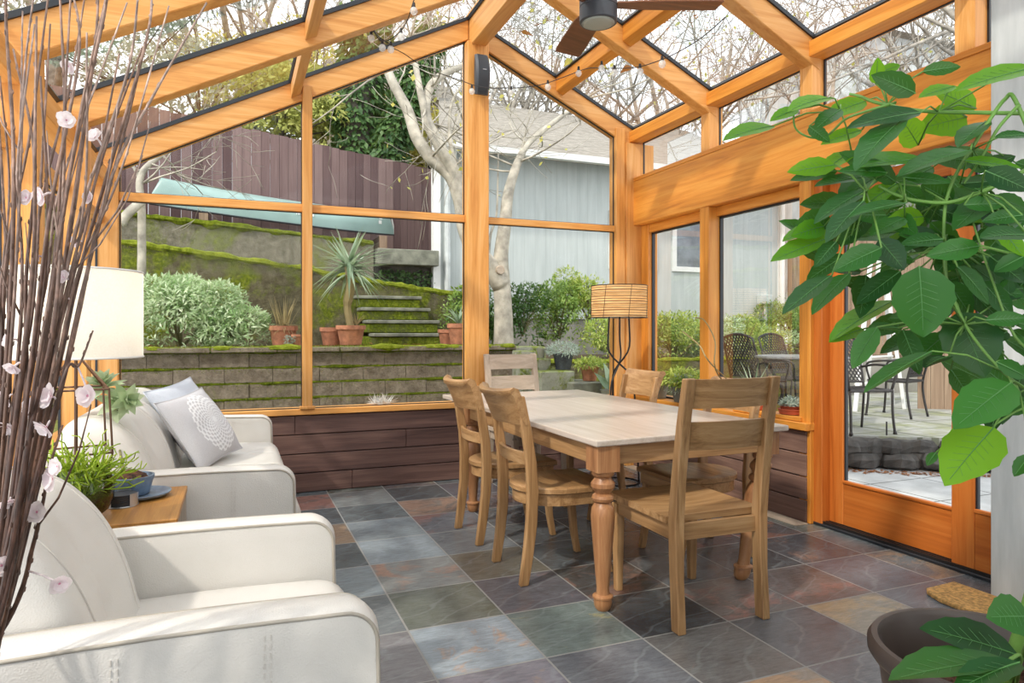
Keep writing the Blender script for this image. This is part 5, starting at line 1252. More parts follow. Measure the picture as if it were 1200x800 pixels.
MB().hexa([(1.8,21,8.6),(7.1,21,8.6),(7.1,26.5,8.6),(1.8,26.5,8.6)], [(2.9,23,10.2),(6,23,10.2),(6,24.5,10.2),(2.9,24.5,10.2)]).build('roof', M['shingle'], h2, True)
w = atY(455,112,21.45); f = MB().box(w.x-.75, w.x+.75, 21.4, 21.5, w.z-.55, w.z+.5).build('window_frame', plain('maroon_trim', '8a4a40', .6), h2, True)
MB().box(w.x-.62, w.x+.62, 21.36, 21.42, w.z-.42, w.z+.38).build('pane', M['beige'], f, True)
h3 = thing('white_house', 'white clapboard house high on the slope seen through the clerestory window', 'house', (16.5, 13.5, 2))
MB().box(14.6, 18.5, 12.6, 17, 1.5, 8.9).build('wall', M['whitesiding'], h3, True)
MB().hexa([(14.3,12.3,8.85),(18.8,12.3,8.85),(18.8,17.3,8.85),(14.3,17.3,8.85)], [(14.5,12.7,9.0),(18.6,12.7,9.0),(18.6,17,9.0),(14.5,17,9.0)]).build('roof', M['shingle'], h3, True)
for x in (15.3, 16.8): MB().box(x, x+.9, 12.55, 12.6, 6.4, 7.8).build('window_frame', M['darkglass'], h3, True)

# ================================================================== GARDEN PLANTS AND POTS
random.seed(33)
def bush(name, label, c, rx, ry, rz, k, L, W, mat, lobes=5, group=None, stems=True):
    c = V(c); t = thing(name, label, 'shrub', (c.x, c.y, c.z-rz*.8), group=group); m = MB(); domebush(m, c, rx, ry, rz, int(k*1.9), L*.75, W*.75, lobes, .85); m.build('leaves', M[mat], t, True)
    if stems:
        m = MB()
        for i in range(9):
            q = rdir(.1,1); m.tube([c-V((0,0,rz*.4)), c+V((q.x*rx*.4,q.y*ry*.4,q.z*rz*.3)), c+V((q.x*rx*.8,q.y*ry*.8,q.z*rz*.8))], [.016,.010,.004], 5)
        m.build('stems', M['barkgreen'], t, True)
bush('garden_shrub', 'silvery green leafy shrub on the terrace behind the sofa', atY(212,385,7.95), .64, .45, .52, 3800, .085, .035, 'shrubsilver', 6)
bush('garden_shrub', 'low bright leaf clump at the terrace edge beside the silvery shrub', atY(272,390,7.75), .42, .28, .26, 1300, .10, .04, 'shrubsilver', 3)
bush('garden_shrub', 'small silvery shrub half hidden behind the lampshade', atY(120,380,8.0), .6, .45, .5, 1600, .085, .035, 'shrubsilver', 4)
def gpot(px, y_bot, Y, r, h, label, mat='terra', z=None, name='potted_plant', rim=True):
    c = atY(px, y_bot, Y); c.z = z if z is not None else c.z
    return potted(name, label, 'potted plant', c, r, h, mat, rim), c
T_ = 1.052
t, c = gpot(332, 403, 7.62, .145, .235, 'terracotta pot of dried upright stalks on the terrace beside the mullion', z=T_+.01)
m = MB(); tuft(m, c+V((0,0,.22)), 40, .36, .013, .4, 1.3, .1, 5, .2, .45, .08); tuft(m, c+V((0,0,.22)), 60, .17, .022, 1.0, .5, .9, 4); m.build('leaves', M['dry'], t, True)
t, c = gpot(350, 404, 7.42, .075, .12, 'small terracotta pot spilling silver leaves in front of the stalk pot', z=1.088)
m = MB()
for i in range(160):
    a = rnd(0,2*PI); p = c + V((-.07+rnd(-.07,.05), -.05+rnd(-.04,.04), .11-rnd(0,.11))); m.leaf(p, rdir(-.8,.2), rdir(), .03, .012, 2)
m.build('leaves', M['silver_leaf'], t, True)
MB().lathe(pot_lathe(.13,.22), atY(389,404,7.72).xy.to_3d()+V((0,0,T_+.01)), 32).solo('flower_pot', M['terra'], 'empty looking terracotta pot tucked behind the yucca pot', 'pot', smooth=True, angle=35)
t, c = gpot(411, 405, 7.5, .155, .215, 'large terracotta pot holding a spiky yucca on a bare trunk', z=1.088, name='potted_yucca')
m = MB(); top = atY(409,312,7.5); tr_ = bez([c+V((0,0,.2)), atY(407,358,7.5), atY(411,335,7.48), top], 5); m.tube(tr_, [.04]*6+[.05]*(len(tr_)-6), 8)
for i in range(40):
    q = random.choice(tr_[3:]); a = rnd(0,2*PI); m.leaf(q, V((cos(a)*.5,sin(a)*.5,-1)), V((cos(a),sin(a),0)), .12, .02, 3)
m.build('trunk', M['dry'], t, True)
m = MB()
for i in range(92):
    a = rnd(0,2*PI); z = rnd(-.6,1.0); o = V((cos(a),sin(a),0)); d = (o*sqrt(max(.05,1-z*z)) + V((0,0,z))).normalized(); m.leaf(top+V((0,0,rnd(-.08,.06))), d, V((0,0,1))-o*.4, rnd(.38,.56), .052, 6, .3, .10 if z > 0 else .3, .35)
m.build('leaves', M['agave'], t, True)
m = MB(); tuft(m, c+V((.06,0,.2)), 30, .2, .01, .5, 1.1, .3, 4); m.build('stalks', M['dry'], t, True)
t, c = gpot(538, 406, 7.45, .135, .24, 'terracotta pot with a blue-grey agave beside the centre post', z=1.088, name='potted_agave')
m = MB(); tuft(m, c+V((0,0,.22)), 26, .3, .04, .7, 1.0, .25, 5, .35, .4); m.build('leaves', M['agave'], t, True)
MB().lathe(pot_lathe(.12,.2), atY(525,405,7.75).xy.to_3d()+V((0,0,T_+.01)), 32).solo('flower_pot', M['terra'], 'terracotta pot half hidden behind the agave pot', 'pot', smooth=True, angle=35)
# right of the centre post: planters on blocks
MB().box(2.9, 7.5, 7.2, 10.4, -.2, .84).solo('ground_bed', M['earth'], 'raised earth bed in front of the grey house', 'ground', None, 'structure')
rb = thing('retaining_wall', 'low mossy stone wall edging the raised bed behind the pots', 'retaining wall', (5.5, 7.1, 0))
MB().box(3.0, 7.5, 7.05, 7.3, -.2, .90).build('wall', M['mosswall'], rb, True, bevel=.02, seg=1); m = MB(); mossfringe(m, 3.0, 7.4, 7.06, .9, 2000, .02); mossband(m, 3.0, 7.4, lambda x: 7.06, lambda x: .89, .03); m.build('moss', M['moss'], rb, True)
MB().box(2.93, 3.32, 7.1, 7.5, .84, 1.065).solo('stone_block', M['lichen'], 'grey stone block at the foot of the birch-like tree', 'stone block', bevel=.015)
def blk(px0, px1, ytop, ybot, Y, dep, label, mat='lichen'):
    a, b = atY(px0, ytop, Y), atY(px1, ytop, Y); zb = -.2
    MB().box(a.x, b.x, Y, Y+dep, zb, (a.z+b.z)/2).solo('stone_block', M[mat], label, 'stone block', bevel=.012, seg=1); return (a.z+b.z)/2
zb1 = blk(634, 674, 435, 462, 6.45, .55, 'lichen covered block carrying the dark glazed pot')
zb2 = blk(628, 646, 420, 440, 6.72, .3, 'upright lichen covered block behind the far chair')
zb3 = blk(672, 706, 448, 462, 6.3, .5, 'low grey block carrying the terracotta bowl', 'concrete')
zb4 = blk(610, 628, 411, 430, 6.78, .25, 'small pale block beside the tree foot')
MB().box(3.0, 5.5, 5.66, 7.06, -.2, .45).solo('ground_bed_edge', M['lawn'], 'mossy ground outside the back right corner', 'ground', None, 'structure')
t, c = gpot(660, 432, 6.7, .115, .175, 'dark glazed pot with silvery trailing plant on a lichen block', 'glaze', z=zb1+.002, rim=False)
m = MB(); domebush(m, c+V((0,0,.2)), .17, .17, .09, 520, .05, .014); m.build('leaves', M['silver_leaf'], t, True)
t, c = gpot(691, 447, 6.5, .10, .155, 'terracotta pot with a low green succulent on a grey block', 'terra', z=zb3+.002)
m = MB(); domebush(m, c+V((0,0,.17)), .16, .14, .07, 420, .05, .022); tuft(m, c+V((0,0,.15)), 5, .1, .03, .3, 1.2); m.build('leaves', M['shrubbright'], t, True)
MB().lathe(pot_lathe(.05,.1,False), V((atY(634,417,6.86).x, 6.86, zb2+.002)), 24).solo('flower_pot', M['greypot'], 'small grey pot standing on the upright lichen block', 'pot', smooth=True, angle=35)
t, c = gpot(716, 462, 6.2, .115, .13, 'grey pot with large drooping grey-green leaves outside the corner post', 'greypot', z=.5, rim=False)
m = MB()
for q in ((712,430),(722,420),(735,425),(708,448),(728,412),(742,432),(718,440)):
    p = atY(*q, 6.2); d = (p-c-V((0,0,.1))); m.leaf(c+V((0,0,.1))+d*.35, d.normalized()+V((0,0,.1)), V((0,-1,.6))+rdir()*.3, .22, .09, 6, .2, .3, .6)
m.build('leaves', M['agave'], t, True)
MB().lathe([(.001,0),(.09,.0),(.1,.05),(.06,.09),(.001,.1)], atY(655,460,6.2).xy.to_3d()+V((0,0,.46)), 12).solo('garden_stone', M['concrete'], 'small pale stone behind the dining table beyond the glass', 'stone', smooth=True)
random.seed(51)
for px, py, Y, rx, rz, mat, lab in ((612,378,8.4,.35,.45,'shrubdark','dark green shrub just right of the tree trunk'),(655,378,8.6,.55,.55,'shrub','green shrub in front of the grey house beside the floor lamp'),
    (690,360,8.8,.45,.5,'shrubbright','taller yellow-green shrub against the grey siding'),(715,398,8.0,.42,.4,'shrubbright','bright green shrub behind the lamp rods'),(557,375,8.8,.3,.5,'shrubdark','dark narrow shrub left of the tree trunk'),
    (570,385,8.9,.35,.4,'shrub','low green shrub behind the tree trunk'),
    (790,408,8.7,.75,.55,'shrubbright','airy light green shrub beyond the window by the back corner'),(825,408,9.0,.65,.5,'shrubsilver','grey-green shrub behind the post between the right windows'),
    (868,408,9.3,1.0,.6,'shrubbright','broad yellow-green shrub behind the patio chairs'),(930,385,10.2,.7,.7,'shrub','loose shrub at the corner of the grey house'),(757,405,8.6,.6,.5,'shrub','shrub beyond the glass beside the corner post'),(900,402,10.0,.5,.35,'shrubsilver','low grey-green shrub under the meter box')):
    bush('garden_shrub', lab, atY(px, py, Y), rx, rx*.8, rz, int(2000*rx/.5), .08, .036, mat, 6)
bed = thing('retaining_wall', 'grey low wall behind the patio table', 'retaining wall', (9, 8.0, -.2)); MB().box(7.52, 12.5, 7.92, 8.1, -.2, .80).build('wall', M['found'], bed, True, bevel=.02)
MB().box(7.55, 12.5, 8.12, 10.45, -.2, .78).solo('ground_bed_right', M['earth'], 'planting bed under the grey house wall', 'ground', None, 'structure')

# ================================================================== PATIO
MB().add([(5.05,5.2,.24),(5.9,4.55,.24),(7.5,3.6,.24),(12,2.4,.24),(14,2.4,.24),(14,9,.24),(5.0,9,.24)] + [(5.05,5.2,-.2),(5.9,4.55,-.2),(7.5,3.6,-.2),(12,2.4,-.2),(14,2.4,-.2),(14,9,-.2),(5.0,9,-.2)], [(0,1,2,3,4,5,6)] + [(i, i+7, (i+1) % 7+7, (i+1) % 7) for i in range(7)]).solo('ground_upper_patio', M['flag'], 'upper flagstone patio carrying the iron furniture', 'patio', None, 'structure')
edge = [(5.0,5.3),(5.35,4.95),(5.7,4.68),(6.1,4.42),(6.6,4.1),(7.2,3.75),(7.9,3.4),(8.8,3.0)]
for i in range(26):
    u = i/25*(len(edge)-1); k = min(int(u), len(edge)-2); f = u-k; x = edge[k][0]+(edge[k+1][0]-edge[k][0])*f; y = edge[k][1]+(edge[k+1][1]-edge[k][1])*f
    for lv in range(2):
        m = MB(); n = 8; c = V((x+rnd(-.08,.08), y+rnd(-.05,.04), -.05+lv*.12)); r = rnd(.08,.17)
        m.lathe([(r*.7,0),(r*1.05,.03),(r*1.1,.09),(r*.9,.14),(.001,.15)], c, n, sx=rnd(.9,1.4), sy=rnd(.7,1)); 
        for q in range(len(m.v)): v = V(m.v[q]); m.v[q] = tuple(v + noise.noise_vector(v*9)*.035)
        m.solo('edging_rock', M['rock'], 'dark rough rock in the low dry-stone edge of the upper patio', 'rock', 'dark rocks edging the upper patio')
m = MB()
c = atZ(1022,538,-.03)
for i in range(120): m.leaf(c+V((rnd(-.12,.12),rnd(-.12,.12),0)), rdir(.3,1), rdir(), rnd(.05,.12), .012, 2)
m.solo('grass_tuft', M['grassm'], 'small tuft of pale grass at the foot of the patio rocks', 'plant')
m = MB()
for i in range(300):
    k = rnd(0,5); i0 = int(k); f = k-i0; x = edge[i0][0]+(edge[i0+1][0]-edge[i0][0])*f; y = edge[i0][1]+(edge[i0+1][1]-edge[i0][1])*f
    m.leaf((x-.18+rnd(-.1,.1), y-.2+rnd(-.08,.06), -.045), rdir(-.1,.3), (0,0,1), .05, .03, 2)
m.solo('fallen_leaves', M['fallen'], 'brown fallen leaves along the foot of the patio rocks', 'leaves', None, 'stuff')
m = MB(); m.tube([atZ(1039,545,-.05), atZ(1039,545,-.05)+V((0,0,.42))], .008, 6); m.solo('garden_stake', M['iron'], 'thin dark metal stake standing in front of the patio rocks', 'stake')
def patio_chair(name, label, loc, rz):
    t = thing(name, label, 'chair', loc, rz, 'black cast iron patio chairs')
    for s in (-1,1):
        MB().tube(bez([(s*.23,.24,0),(s*.22,.22,.2),(s*.225,.21,.42)],4), .013, 6).build('leg', M['iron'], t, smooth=True)
        MB().tube(bez([(s*.22,-.26,0),(s*.21,-.22,.22),(s*.21,-.21,.42),(s*.215,-.27,.66),(s*.21,-.36,.92)],4), .013, 6).build('back_leg', M['iron'], t, smooth=True)
        MB().tube(bez([(s*.215,-.26,.63),(s*.26,-.1,.66),(s*.27,.12,.65),(s*.26,.22,.60),(s*.225,.2,.43)],4), .013, 6).build('armrest', M['iron'], t, smooth=True)
        MB().lathe([(.001,-.01),(.02,0),(.014,.03),(.001,.035)], (s*.23,.24,0), 8).build('foot', M['iron'], t, smooth=True)
    m = MB(); m.tube([(-.22,.22,.42),(.22,.22,.42),(.21,-.21,.42),(-.21,-.21,.42),(-.22,.22,.42)], .014, 6)
    for i in range(12):
        a = -.21+.42*i/11
        m.beam((a,.21,.42),(-a*.3+.0+a*1.3,-.21,.42),.012,.006); m.beam((-.21,a,.42),(.21,a,.42),.012,.006)
    m.build('seat', M['iron'], t)
    m = MB(); P = lambda u, w: V((u*.205, -.215-.145*(w**1.4), .48+.44*w + .05*(1-u*u)*w)); m.tube([P(-1+.2*i,1) for i in range(11)], .014, 6); m.tube([P(-1+.2*i,0) for i in range(11)], .011, 6)
    for i in range(-6, 9):
        for sg in (1,-1):
            pts = []
            for k in range(9):
                w = k/8; u = i/5 + sg*(w-.5)*1.6 - .2
                if -1 <= u <= 1: pts.append(P(u, w))
            if len(pts) > 1: m.tube(pts, .007, 4)
    m.build('backrest', M['iron'], t); return t
UP = .24
pcx = atZ(1030,497,UP)
p1 = patio_chair('patio_chair', 'black lattice-back iron patio chair just behind the sliding door stile', (atZ(1005,505,UP)).xy.to_3d()+V((0,0,UP)), radians(165))
dup(p1, (atZ(1050,487,UP)).xy.to_3d()+V((0,0,UP)), radians(15), 'black lattice-back iron patio chair standing further back in the door view')
dup(p1, (atZ(888,488,UP)).xy.to_3d()+V((0,0,UP)), radians(-80), 'black lattice-back iron patio chair facing the round table beside the yellow-green shrub')
dup(p1, (atZ(930,483,UP)).xy.to_3d()+V((0,0,UP)), radians(185), 'black lattice-back iron patio chair on the far side of the round table')
tc = atZ(940,418,.96); pt = thing('patio_table', 'round metal patio table with curved iron legs', 'table', (tc.x, tc.y, UP))
MB().lathe([(.001,.945),(.48,.945),(.495,.955),(.49,.972),(.001,.972)], (tc.x,tc.y,0), 48).build('tabletop', M['tabletop_p'], pt, True, smooth=True, angle=40)
for k in range(4):
    a = PI/4+PI/2*k; MB().tube(bez([(tc.x+.4*cos(a),tc.y+.4*sin(a),.945),(tc.x+.28*cos(a),tc.y+.28*sin(a),.75),(tc.x+.2*cos(a),tc.y+.2*sin(a),.55),(tc.x+.34*cos(a),tc.y+.34*sin(a),UP)],5), .018, 8).build('leg', M['iron'], pt, True, smooth=True)
# white folding ladder
la = thing('step_ladder', 'white folding step ladder standing behind the patio chairs', 'ladder', atZ(1035,482,UP).xy.to_3d()+V((0,0,UP)))
B = [atZ(1002,482,UP), atZ(1046,474,UP), atZ(1014,473,UP), atZ(1060,479,UP)]; Tt = [atY(1028,305,B[0].y), atY(1040,303,B[1].y)]
topc = (B[0]+B[1]+B[2]+B[3])/4 + V((0,0,2.0))
for b in B: MB().beam(b, topc + (b-topc)*.07*V((1,1,0)).length*0 + V(((b.x-topc.x)*.25,(b.y-topc.y)*.1,0)), .05, .03).build('rail', M['white'], la, True)
for k in range(5):
    f = (k+1)/6; q = [b.lerp(topc + V(((b.x-topc.x)*.25,(b.y-topc.y)*.1,0)), f) for b in (B[0], B[1])]; MB().beam(q[0], q[1], .09, .02).build('step', M['white'], la, True)
fenceline((10.3,10.6), (19,5.6), 3.2, 3.1, .1, 'weathered brown plank fence beyond the patio', 'oldfence')
fenceline((8.2,6.2), (12.0,3.2), 1.05, 1.05, .24, 'low grey-brown board screen behind the patio chairs', 'oldfence', 'board_screen', False)

random.seed(61)
for px, py, Y, rx, rz, mat, lab in ((1010,275,12.5,1.5,1.2,'shrubdark','dark evergreen shrub showing over the weathered fence behind the ladder'),(1085,265,12.0,1.6,1.3,'shrub','green shrub over the weathered fence near the door frame'),(1150,270,11.5,1.5,1.2,'shrubdark','dark evergreen shrub over the far end of the weathered fence')):
    bush('garden_shrub', lab, atY(px, py, Y), rx, rx*.6, rz, 2200, .16, .08, mat, 6)
# ================================================================== TREES
random.seed(77)
def limb(mb, p, d, L, r, depth, n=5, spread=.6, up=.15, tips=None, minr=.004):
    segs = 5; pts = [p]; rad = [r]; q = p
    for i in range(segs):
        d = (d + rdir()*.16 + V((0,0,up*.3))).normalized(); q = q + d*(L/segs); pts.append(q); rad.append(max(minr, r*(1-.55*(i+1)/segs)))
    mb.tube(pts, rad, n)
    if tips is not None and depth <= 1: tips.extend(pts[2:])
    if depth > 0:
        k = 3 if depth > 1 else 3
        for i in range(k):
            j = random.randint(2, segs); nd = (d + rdir()*spread*1.3).normalized(); nd.z += up; limb(mb, pts[j], nd.normalized(), L*rnd(.5,.75), rad[j]*.65, depth-1, max(3, n-1), spread, up, tips, minr)
def tree(name, label, base, H, r, depth, mat='barkdark', leafmat=None, leaves=0, lsize=.16, trunk=.35, lean=(0,0), spread=.7, minr=.006, group=None, nlimb=6):
    base = V(base); t = thing(name, label, 'tree', base, group=group); m = MB(); tips = []
    top = base + V((lean[0], lean[1], H*trunk)); tp_ = bez([base-V((0,0,.3)), (base+top)/2+rdir()*.12*r*4, top], 4); m.tube(tp_, [r*(1-.35*i/len(tp_)) for i in range(len(tp_))], 9)
    for i in range(nlimb):
        a = 2*PI*i/nlimb+rnd(-.4,.4); d = V((cos(a)*rnd(.3,.9), sin(a)*rnd(.3,.9), rnd(.6,1.2))).normalized(); q = tp_[-1] if i < 3 else random.choice(tp_[-4:]); limb(m, q, d, H*(1-trunk)*rnd(.38,.55), r*.5, depth, 6, spread, .12, tips, minr)
    m.build('trunk', M[mat], t, True, smooth=True)
    if leaves:
        f = MB()
        for i in range(leaves):
            p = random.choice(tips) + rdir()*rnd(0,.45); f.card(p, rdir(), rdir(), lsize*rnd(.6,1.3), lsize*.6)
        f.build('foliage', M[leafmat], t, True)
    return t
# hand-shaped pale tree beside the centre post
Yt = 7.9
pt_ = thing('garden_tree', 'pale barked many-stemmed tree growing beside the centre post outside', 'tree', atY(590,405,Yt))
m = MB()
def stem(pp, r0, r1, dy=0, n=10):
    q = bez([atY(x, y, Yt+dy+oy) for x, y, oy in pp], 6); m.tube(q, [r0+(r1-r0)*i/(len(q)-1) for i in range(len(q))], n); return q
S1 = stem([(590,415,0),(590,375,0),(588,330,0),(587,300,0),(592,260,.02),(596,225,.05),(607,190,.1),(622,165,.2),(660,135,.3),(690,112,.5)], .13, .016)
S2 = stem([(588,335,0),(572,310,0),(556,292,-.05),(545,265,-.05),(540,235,0),(528,205,.05),(505,185,.1),(488,160,.1),(478,130,.15),(462,100,.2),(452,78,.25)], .125, .05)
S3 = stem([(541,240,0),(533,205,0),(515,170,0),(500,140,.1),(501,110,.15),(515,90,.2),(545,76,.3)], .09, .04)
S4 = stem([(500,140,.1),(492,105,.1),(486,70,.2),(480,40,.3)], .05, .025)
S5 = stem([(535,200,0),(527,160,0),(530,120,0),(545,95,0)], .03, .012)
S6 = stem([(570,400,.3),(572,340,.3),(574,280,.3),(582,250,.3),(584,180,.4)], .028, .010, .3)
tips = []
random.seed(8)
for S, k in ((S1,10),(S2,10),(S3,9),(S4,6)):
    for i in range(k):
        q = S[random.randint(len(S)//2, len(S)-1)]; limb(m, q, (rdir()+V((0,0,.5))).normalized(), rnd(.7,1.5), .016, 2, 4, .7, .1, tips, .0035)
m.build('trunk', M['barkpale'], pt_, True, smooth=True)
k_ = atY(587,316,Yt-.15); m = MB(); m.lathe([(.001,0),(.05,0),(.056,-.01),(.056,-.06)], (0,0,0), 14); o = m.build('pruning_scar', M['pale_x'], pt_); o.matrix_local = Matrix.Translation(k_-pt_.location) @ Matrix.Rotation(radians(90), 4, 'X')
f = MB()
for i in range(130): p = random.choice(tips)+rdir()*.05; f.card(p, rdir(), rdir(), .08, .05)
f.build('last_leaves', M['fol_yellow'], pt_, True)
# small bare tree at the far left of the gable window
t2 = thing('garden_tree', 'small pale bare tree in front of the dark wall at the left gable window', 'tree', atY(166,300,8.4)); m = MB(); tips = []
q = bez([atY(166,330,8.4), atY(166,250,8.4), atY(164,210,8.4), atY(178,190,8.45), atY(205,172,8.5), atY(228,160,8.6)], 6); m.tube(q, [.045-.02*i/len(q) for i in range(len(q))], 8)
q2 = bez([atY(164,212,8.4), atY(158,198,8.4), atY(150,188,8.4)], 4); m.tube(q2, .018, 6)
for b_, L in (((166,216),.9),((178,192),.8),((200,175),.8),((158,200),.7),((215,168),.9),((170,214),1.0),((190,182),.9)): 
    for kk in range(1): limb(m, atY(*b_, 8.4), V((rnd(.1,1.2), rnd(-.4,.4), rnd(-.15,.4))).normalized(), L, .011, 2, 4, .6, 0, tips, .003)
q = bez([atY(140,262,8.2), atY(152,248,8.2), atY(166,236,8.3)], 4); m.tube(q, [.07,.06]+[.05]*(len(q)-2), 8); m.build('trunk', M['barkpale'], t2, True, smooth=True)
# ivy trunks
def ivytrunk(label, pts, Y, r):
    pts3 = [atY(x, y, Y) for x, y in pts]; t = thing('ivy_tree', label, 'tree', pts3[0]); m = MB(); q = bez(pts3, 8); m.tube(q, [r*(1-.3*i/len(q)) for i in range(len(q))], 9); m.build('trunk', M['barkdark'], t, True, smooth=True)
    f = MB()
    for i in range(3600):
        p = random.choice(q); d = rdir(-.4,.4); f.leaf(p + d*r*rnd(.75,1.35) + V((0,0,rnd(-.3,.3))), (d+V((0,0,-.8))+rdir()*.6).normalized(), d+rdir()*.4, rnd(.12,.2), .12, 2, .1, .2)
    f.build('ivy', M['fol_ivy'], t, True)
ivytrunk('thick ivy-clad trunk standing straight behind the plank fence', [(425,215),(420,170),(419,120),(428,70),(425,20)], 14.5, .42)
ivytrunk('leaning ivy-clad trunk behind the plank fence', [(440,215),(458,170),(474,130),(488,90),(505,40)], 14.0, .24)
random.seed(99)
for i, (px, py, Y, rx, rz, k, mat, lab) in enumerate(((330,162,15,1.7,1.3,4200,'fol_olive','yellow-green thicket over the fence left of the ivy trunks'),(378,135,16,1.2,1.5,3600,'fol_olive','tall olive bush close left of the ivy trunk'),
    (462,165,16.5,1.0,1.2,2800,'fol_yellow','yellow autumn bush between the two ivy trunks'),(505,200,16,1.0,.9,2200,'fol_yellow','yellow autumn bush over the right end of the fence'),(235,145,16,2.4,1.5,2600,'fol_grey','grey-green thicket above the left end of the fence'),
    (300,110,19,2.2,1.8,2200,'fol_yellow','yellowing tall bush further up the hill'),(140,100,18,2.6,2.2,2600,'fol_grey','grey-green bush mass behind the left gable corner'))):
    c = atY(px, py, Y); t = thing('hillside_shrub', lab, 'shrub', c-V((0,0,rz))); m = MB(); domebush(m, c, rx, rx*.7, rz, k, .15, .09, 9); m.build('leaves', M[mat], t, True)
    m = MB()
    for j in range(8): q = rdir(.2,1); m.tube([c-V((0,0,rz*1.5)), c, c+V((q.x*rx,q.y*rx*.7,q.z*rz*1.2))], [.05,.03,.01], 5)
    m.build('stems', M['barkdark'], t, True)
random.seed(123)
TREES = [(-7,15,3.2,11,.22,'fol_olive',900),(-3.5,18,3.4,13,.26,'fol_grey',900),(-11,11,2.5,11,.22,'fol_grey',900),(-7.5,8.5,1.2,9,.18,'fol_grey',700),(.5,20,3.5,14,.28,'fol_grey',700),(-14,17,3,14,.3,'fol_grey',1200),(-10,5.5,0,9,.18,'fol_grey',700),(-6.5,4.5,0,8,.15,'fol_grey',600),(1.2,22.5,3.7,15,.3,'fol_grey',501),
         (6,18,.5,14,.26,'fol_olive',260),(9,20,.5,16,.3,'fol_olive',260),(13,18.5,.5,15,.28,'fol_yellow',200),(12,11.5,.2,12,.22,'fol_olive',240),(16,9,.2,14,.28,'fol_yellow',160),(11.5,5.5,.2,12,.2,None,0),(20,18.5,.5,16,.3,None,0),(11.4,14.2,.2,12,.2,'fol_olive',200),(15,4,0,12,.22,None,0),(3,16.5,3.0,12,.2,'fol_yellow',180),(20,8,0,15,.3,'fol_olive',300),(7.8,18.6,.5,13,.18,None,0)]
where = ['left of the sunroom behind the fence','far up the hill left of the ridge','far left of the left wall','close beyond the left windows','beyond the fence in line with the slim mullion','farthest left on the hill','beyond the left wall near the armchair','nearest the left wall of the sunroom','up the hill beside the beige house',
   'behind the grey house roof, left one','behind the grey house roof, middle one','behind the grey house roof, right one','beyond the right corner of the grey house','beyond the old fence on the right','over the patio furniture','far behind the white clapboard house','beside the right end wall of the grey house','far right beyond the patio','behind the fence end beside the grey house','farthest right beyond the old fence','behind the grey house roof, next to the middle one']
for (x, y, z, H, r, lm, k), wh in zip(TREES, where):
    tree('bare_tree' if k < 500 else 'woodland_tree', ('sparse bare branching tree ' if k < 500 else 'tall thinly leaved tree ') + wh, (x, y, z), H, r*.75, 4, 'bark', lm, int(k*.8), .13, .3, (rnd(-.4,.4), rnd(-.4,.4)), .8, .008, nlimb=6)
# leaf litter lying on the roof glass
random.seed(4)
m = MB()
for x0, y0, k in ((2.35,4.75,40),(2.15,4.9,20),(2.75,3.95,60),(2.95,3.8,40)):
    for i in range(k):
        x, y = x0+rnd(-.14,.14), y0+rnd(-.12,.12); m.leaf((x,y,zr(x)+RD-.004+rnd(0,.008)), rdir(-.1,.3), V((.45,0,1)), rnd(.015,.04), rnd(.01,.02), 2)
m.solo('leaf_litter', M['fallen'], 'scraps of dark fallen leaves lying on the right roof glass', 'leaves', None, 'stuff')
for k, (x, y) in enumerate(((2.78,4.95),(2.95,4.7),(3.02,4.55),(2.2,5.2),(2.62,5.1))):
    m = MB(); m.leaf((x,y,zr(x)+RD), (cos(k*2),sin(k*2),-.2), V((.45,0,1)), .11, .07, 4, .15, .1); m.solo('fallen_leaf', M['fol_yellow' if k % 2 == 0 else 'fallen'], 'single yellow or brown leaf lying on the lower right roof glass', 'leaf', 'single leaves on the roof glass')

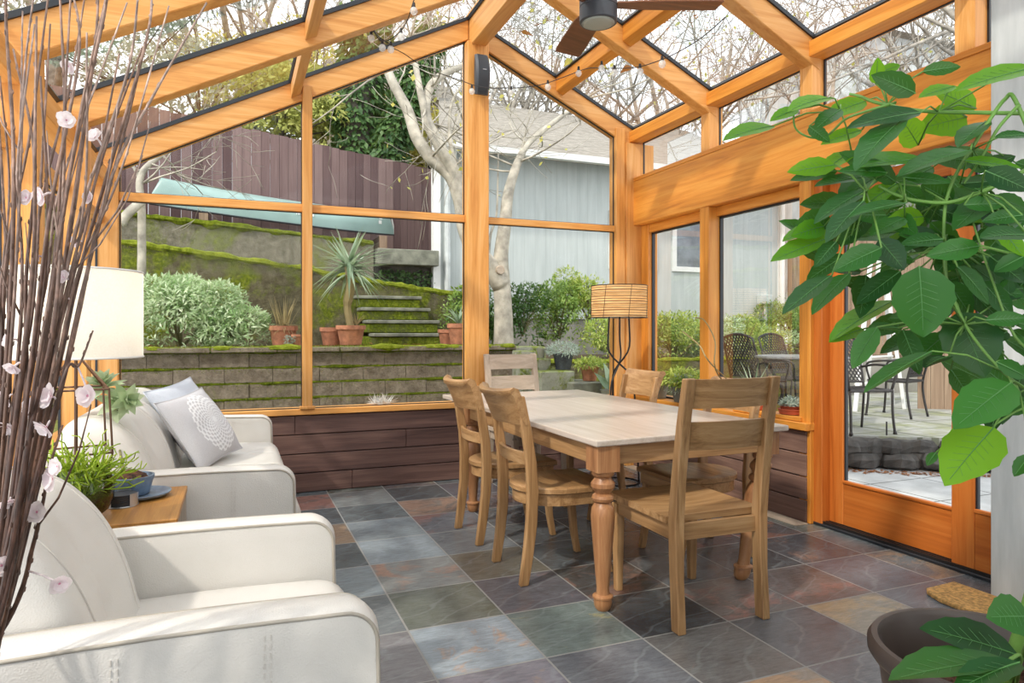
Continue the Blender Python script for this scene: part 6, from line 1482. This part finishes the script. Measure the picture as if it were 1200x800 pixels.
# ================================================================== WORLD, SUN, CAMERA
w = bpy.data.worlds.new('overcast_sky'); SC.world = w; w.use_nodes = True; nt = w.node_tree; nt.nodes.clear()
o = nt.nodes.new('ShaderNodeOutputWorld'); bg = nt.nodes.new('ShaderNodeBackground'); tc_ = nt.nodes.new('ShaderNodeTexCoord'); ns = nt.nodes.new('ShaderNodeTexNoise'); ns.inputs['Scale'].default_value = 2.5; ns.inputs['Detail'].default_value = 5
cr = nt.nodes.new('ShaderNodeValToRGB'); cr.color_ramp.elements[0].position = .3; cr.color_ramp.elements[0].color = (.80,.87,.95,1); cr.color_ramp.elements[1].position = .65; cr.color_ramp.elements[1].color = (1,1,1,1)
nt.links.new(tc_.outputs['Generated'], ns.inputs['Vector']); nt.links.new(ns.outputs['Fac'], cr.inputs[0]); nt.links.new(cr.outputs[0], bg.inputs[0]); nt.links.new(bg.outputs[0], o.inputs[0]); bg.inputs[1].default_value = 1.5
def sun(name, frm, energy, ang, col=(1,.93,.82)):
    l = bpy.data.lights.new(name, 'SUN'); l.energy = energy; l.angle = radians(ang); l.color = col; ob = bpy.data.objects.new(name, l); COL.objects.link(ob); ob.rotation_euler = V(frm).to_track_quat('Z', 'Y').to_euler(); return ob
sun('sun', (-.62, -.34, .70), 1.9, 2.5)
la_ = bpy.data.lights.new('room_fill_light', 'AREA'); la_.shape = 'RECTANGLE'; la_.size = 3.2; la_.size_y = 1.6; la_.energy = 45; la_.color = (1,.97,.93)  # area light added behind the viewer to lift the interior, no fixture there
lo_ = bpy.data.objects.new('room_fill_light', la_); COL.objects.link(lo_); lo_.location = (1.0,-1.2,2.85); lo_.rotation_euler = V((-.15,-1,.75)).to_track_quat('Z','Y').to_euler()
cam = bpy.data.cameras.new('camera'); co = bpy.data.objects.new('camera', cam); COL.objects.link(co)
cam.sensor_fit = 'HORIZONTAL'; cam.sensor_width = 36; cam.lens = 24; cam.shift_y = -12/1200; cam.clip_start = .05; cam.clip_end = 300
co.location = (0, 0, EYE); co.rotation_euler = (PI/2, 0, -AZ); SC.camera = co
SC.view_settings.view_transform = 'Standard'; SC.view_settings.look = 'None'; SC.view_settings.exposure = 0.57
SC.cycles.max_bounces = 10; SC.cycles.transparent_max_bounces = 14; SC.cycles.diffuse_bounces = 4; SC.cycles.glossy_bounces = 4; SC.cycles.sample_clamp_indirect = 6; SC.cycles.caustics_reflective = False; SC.cycles.caustics_refractive = False
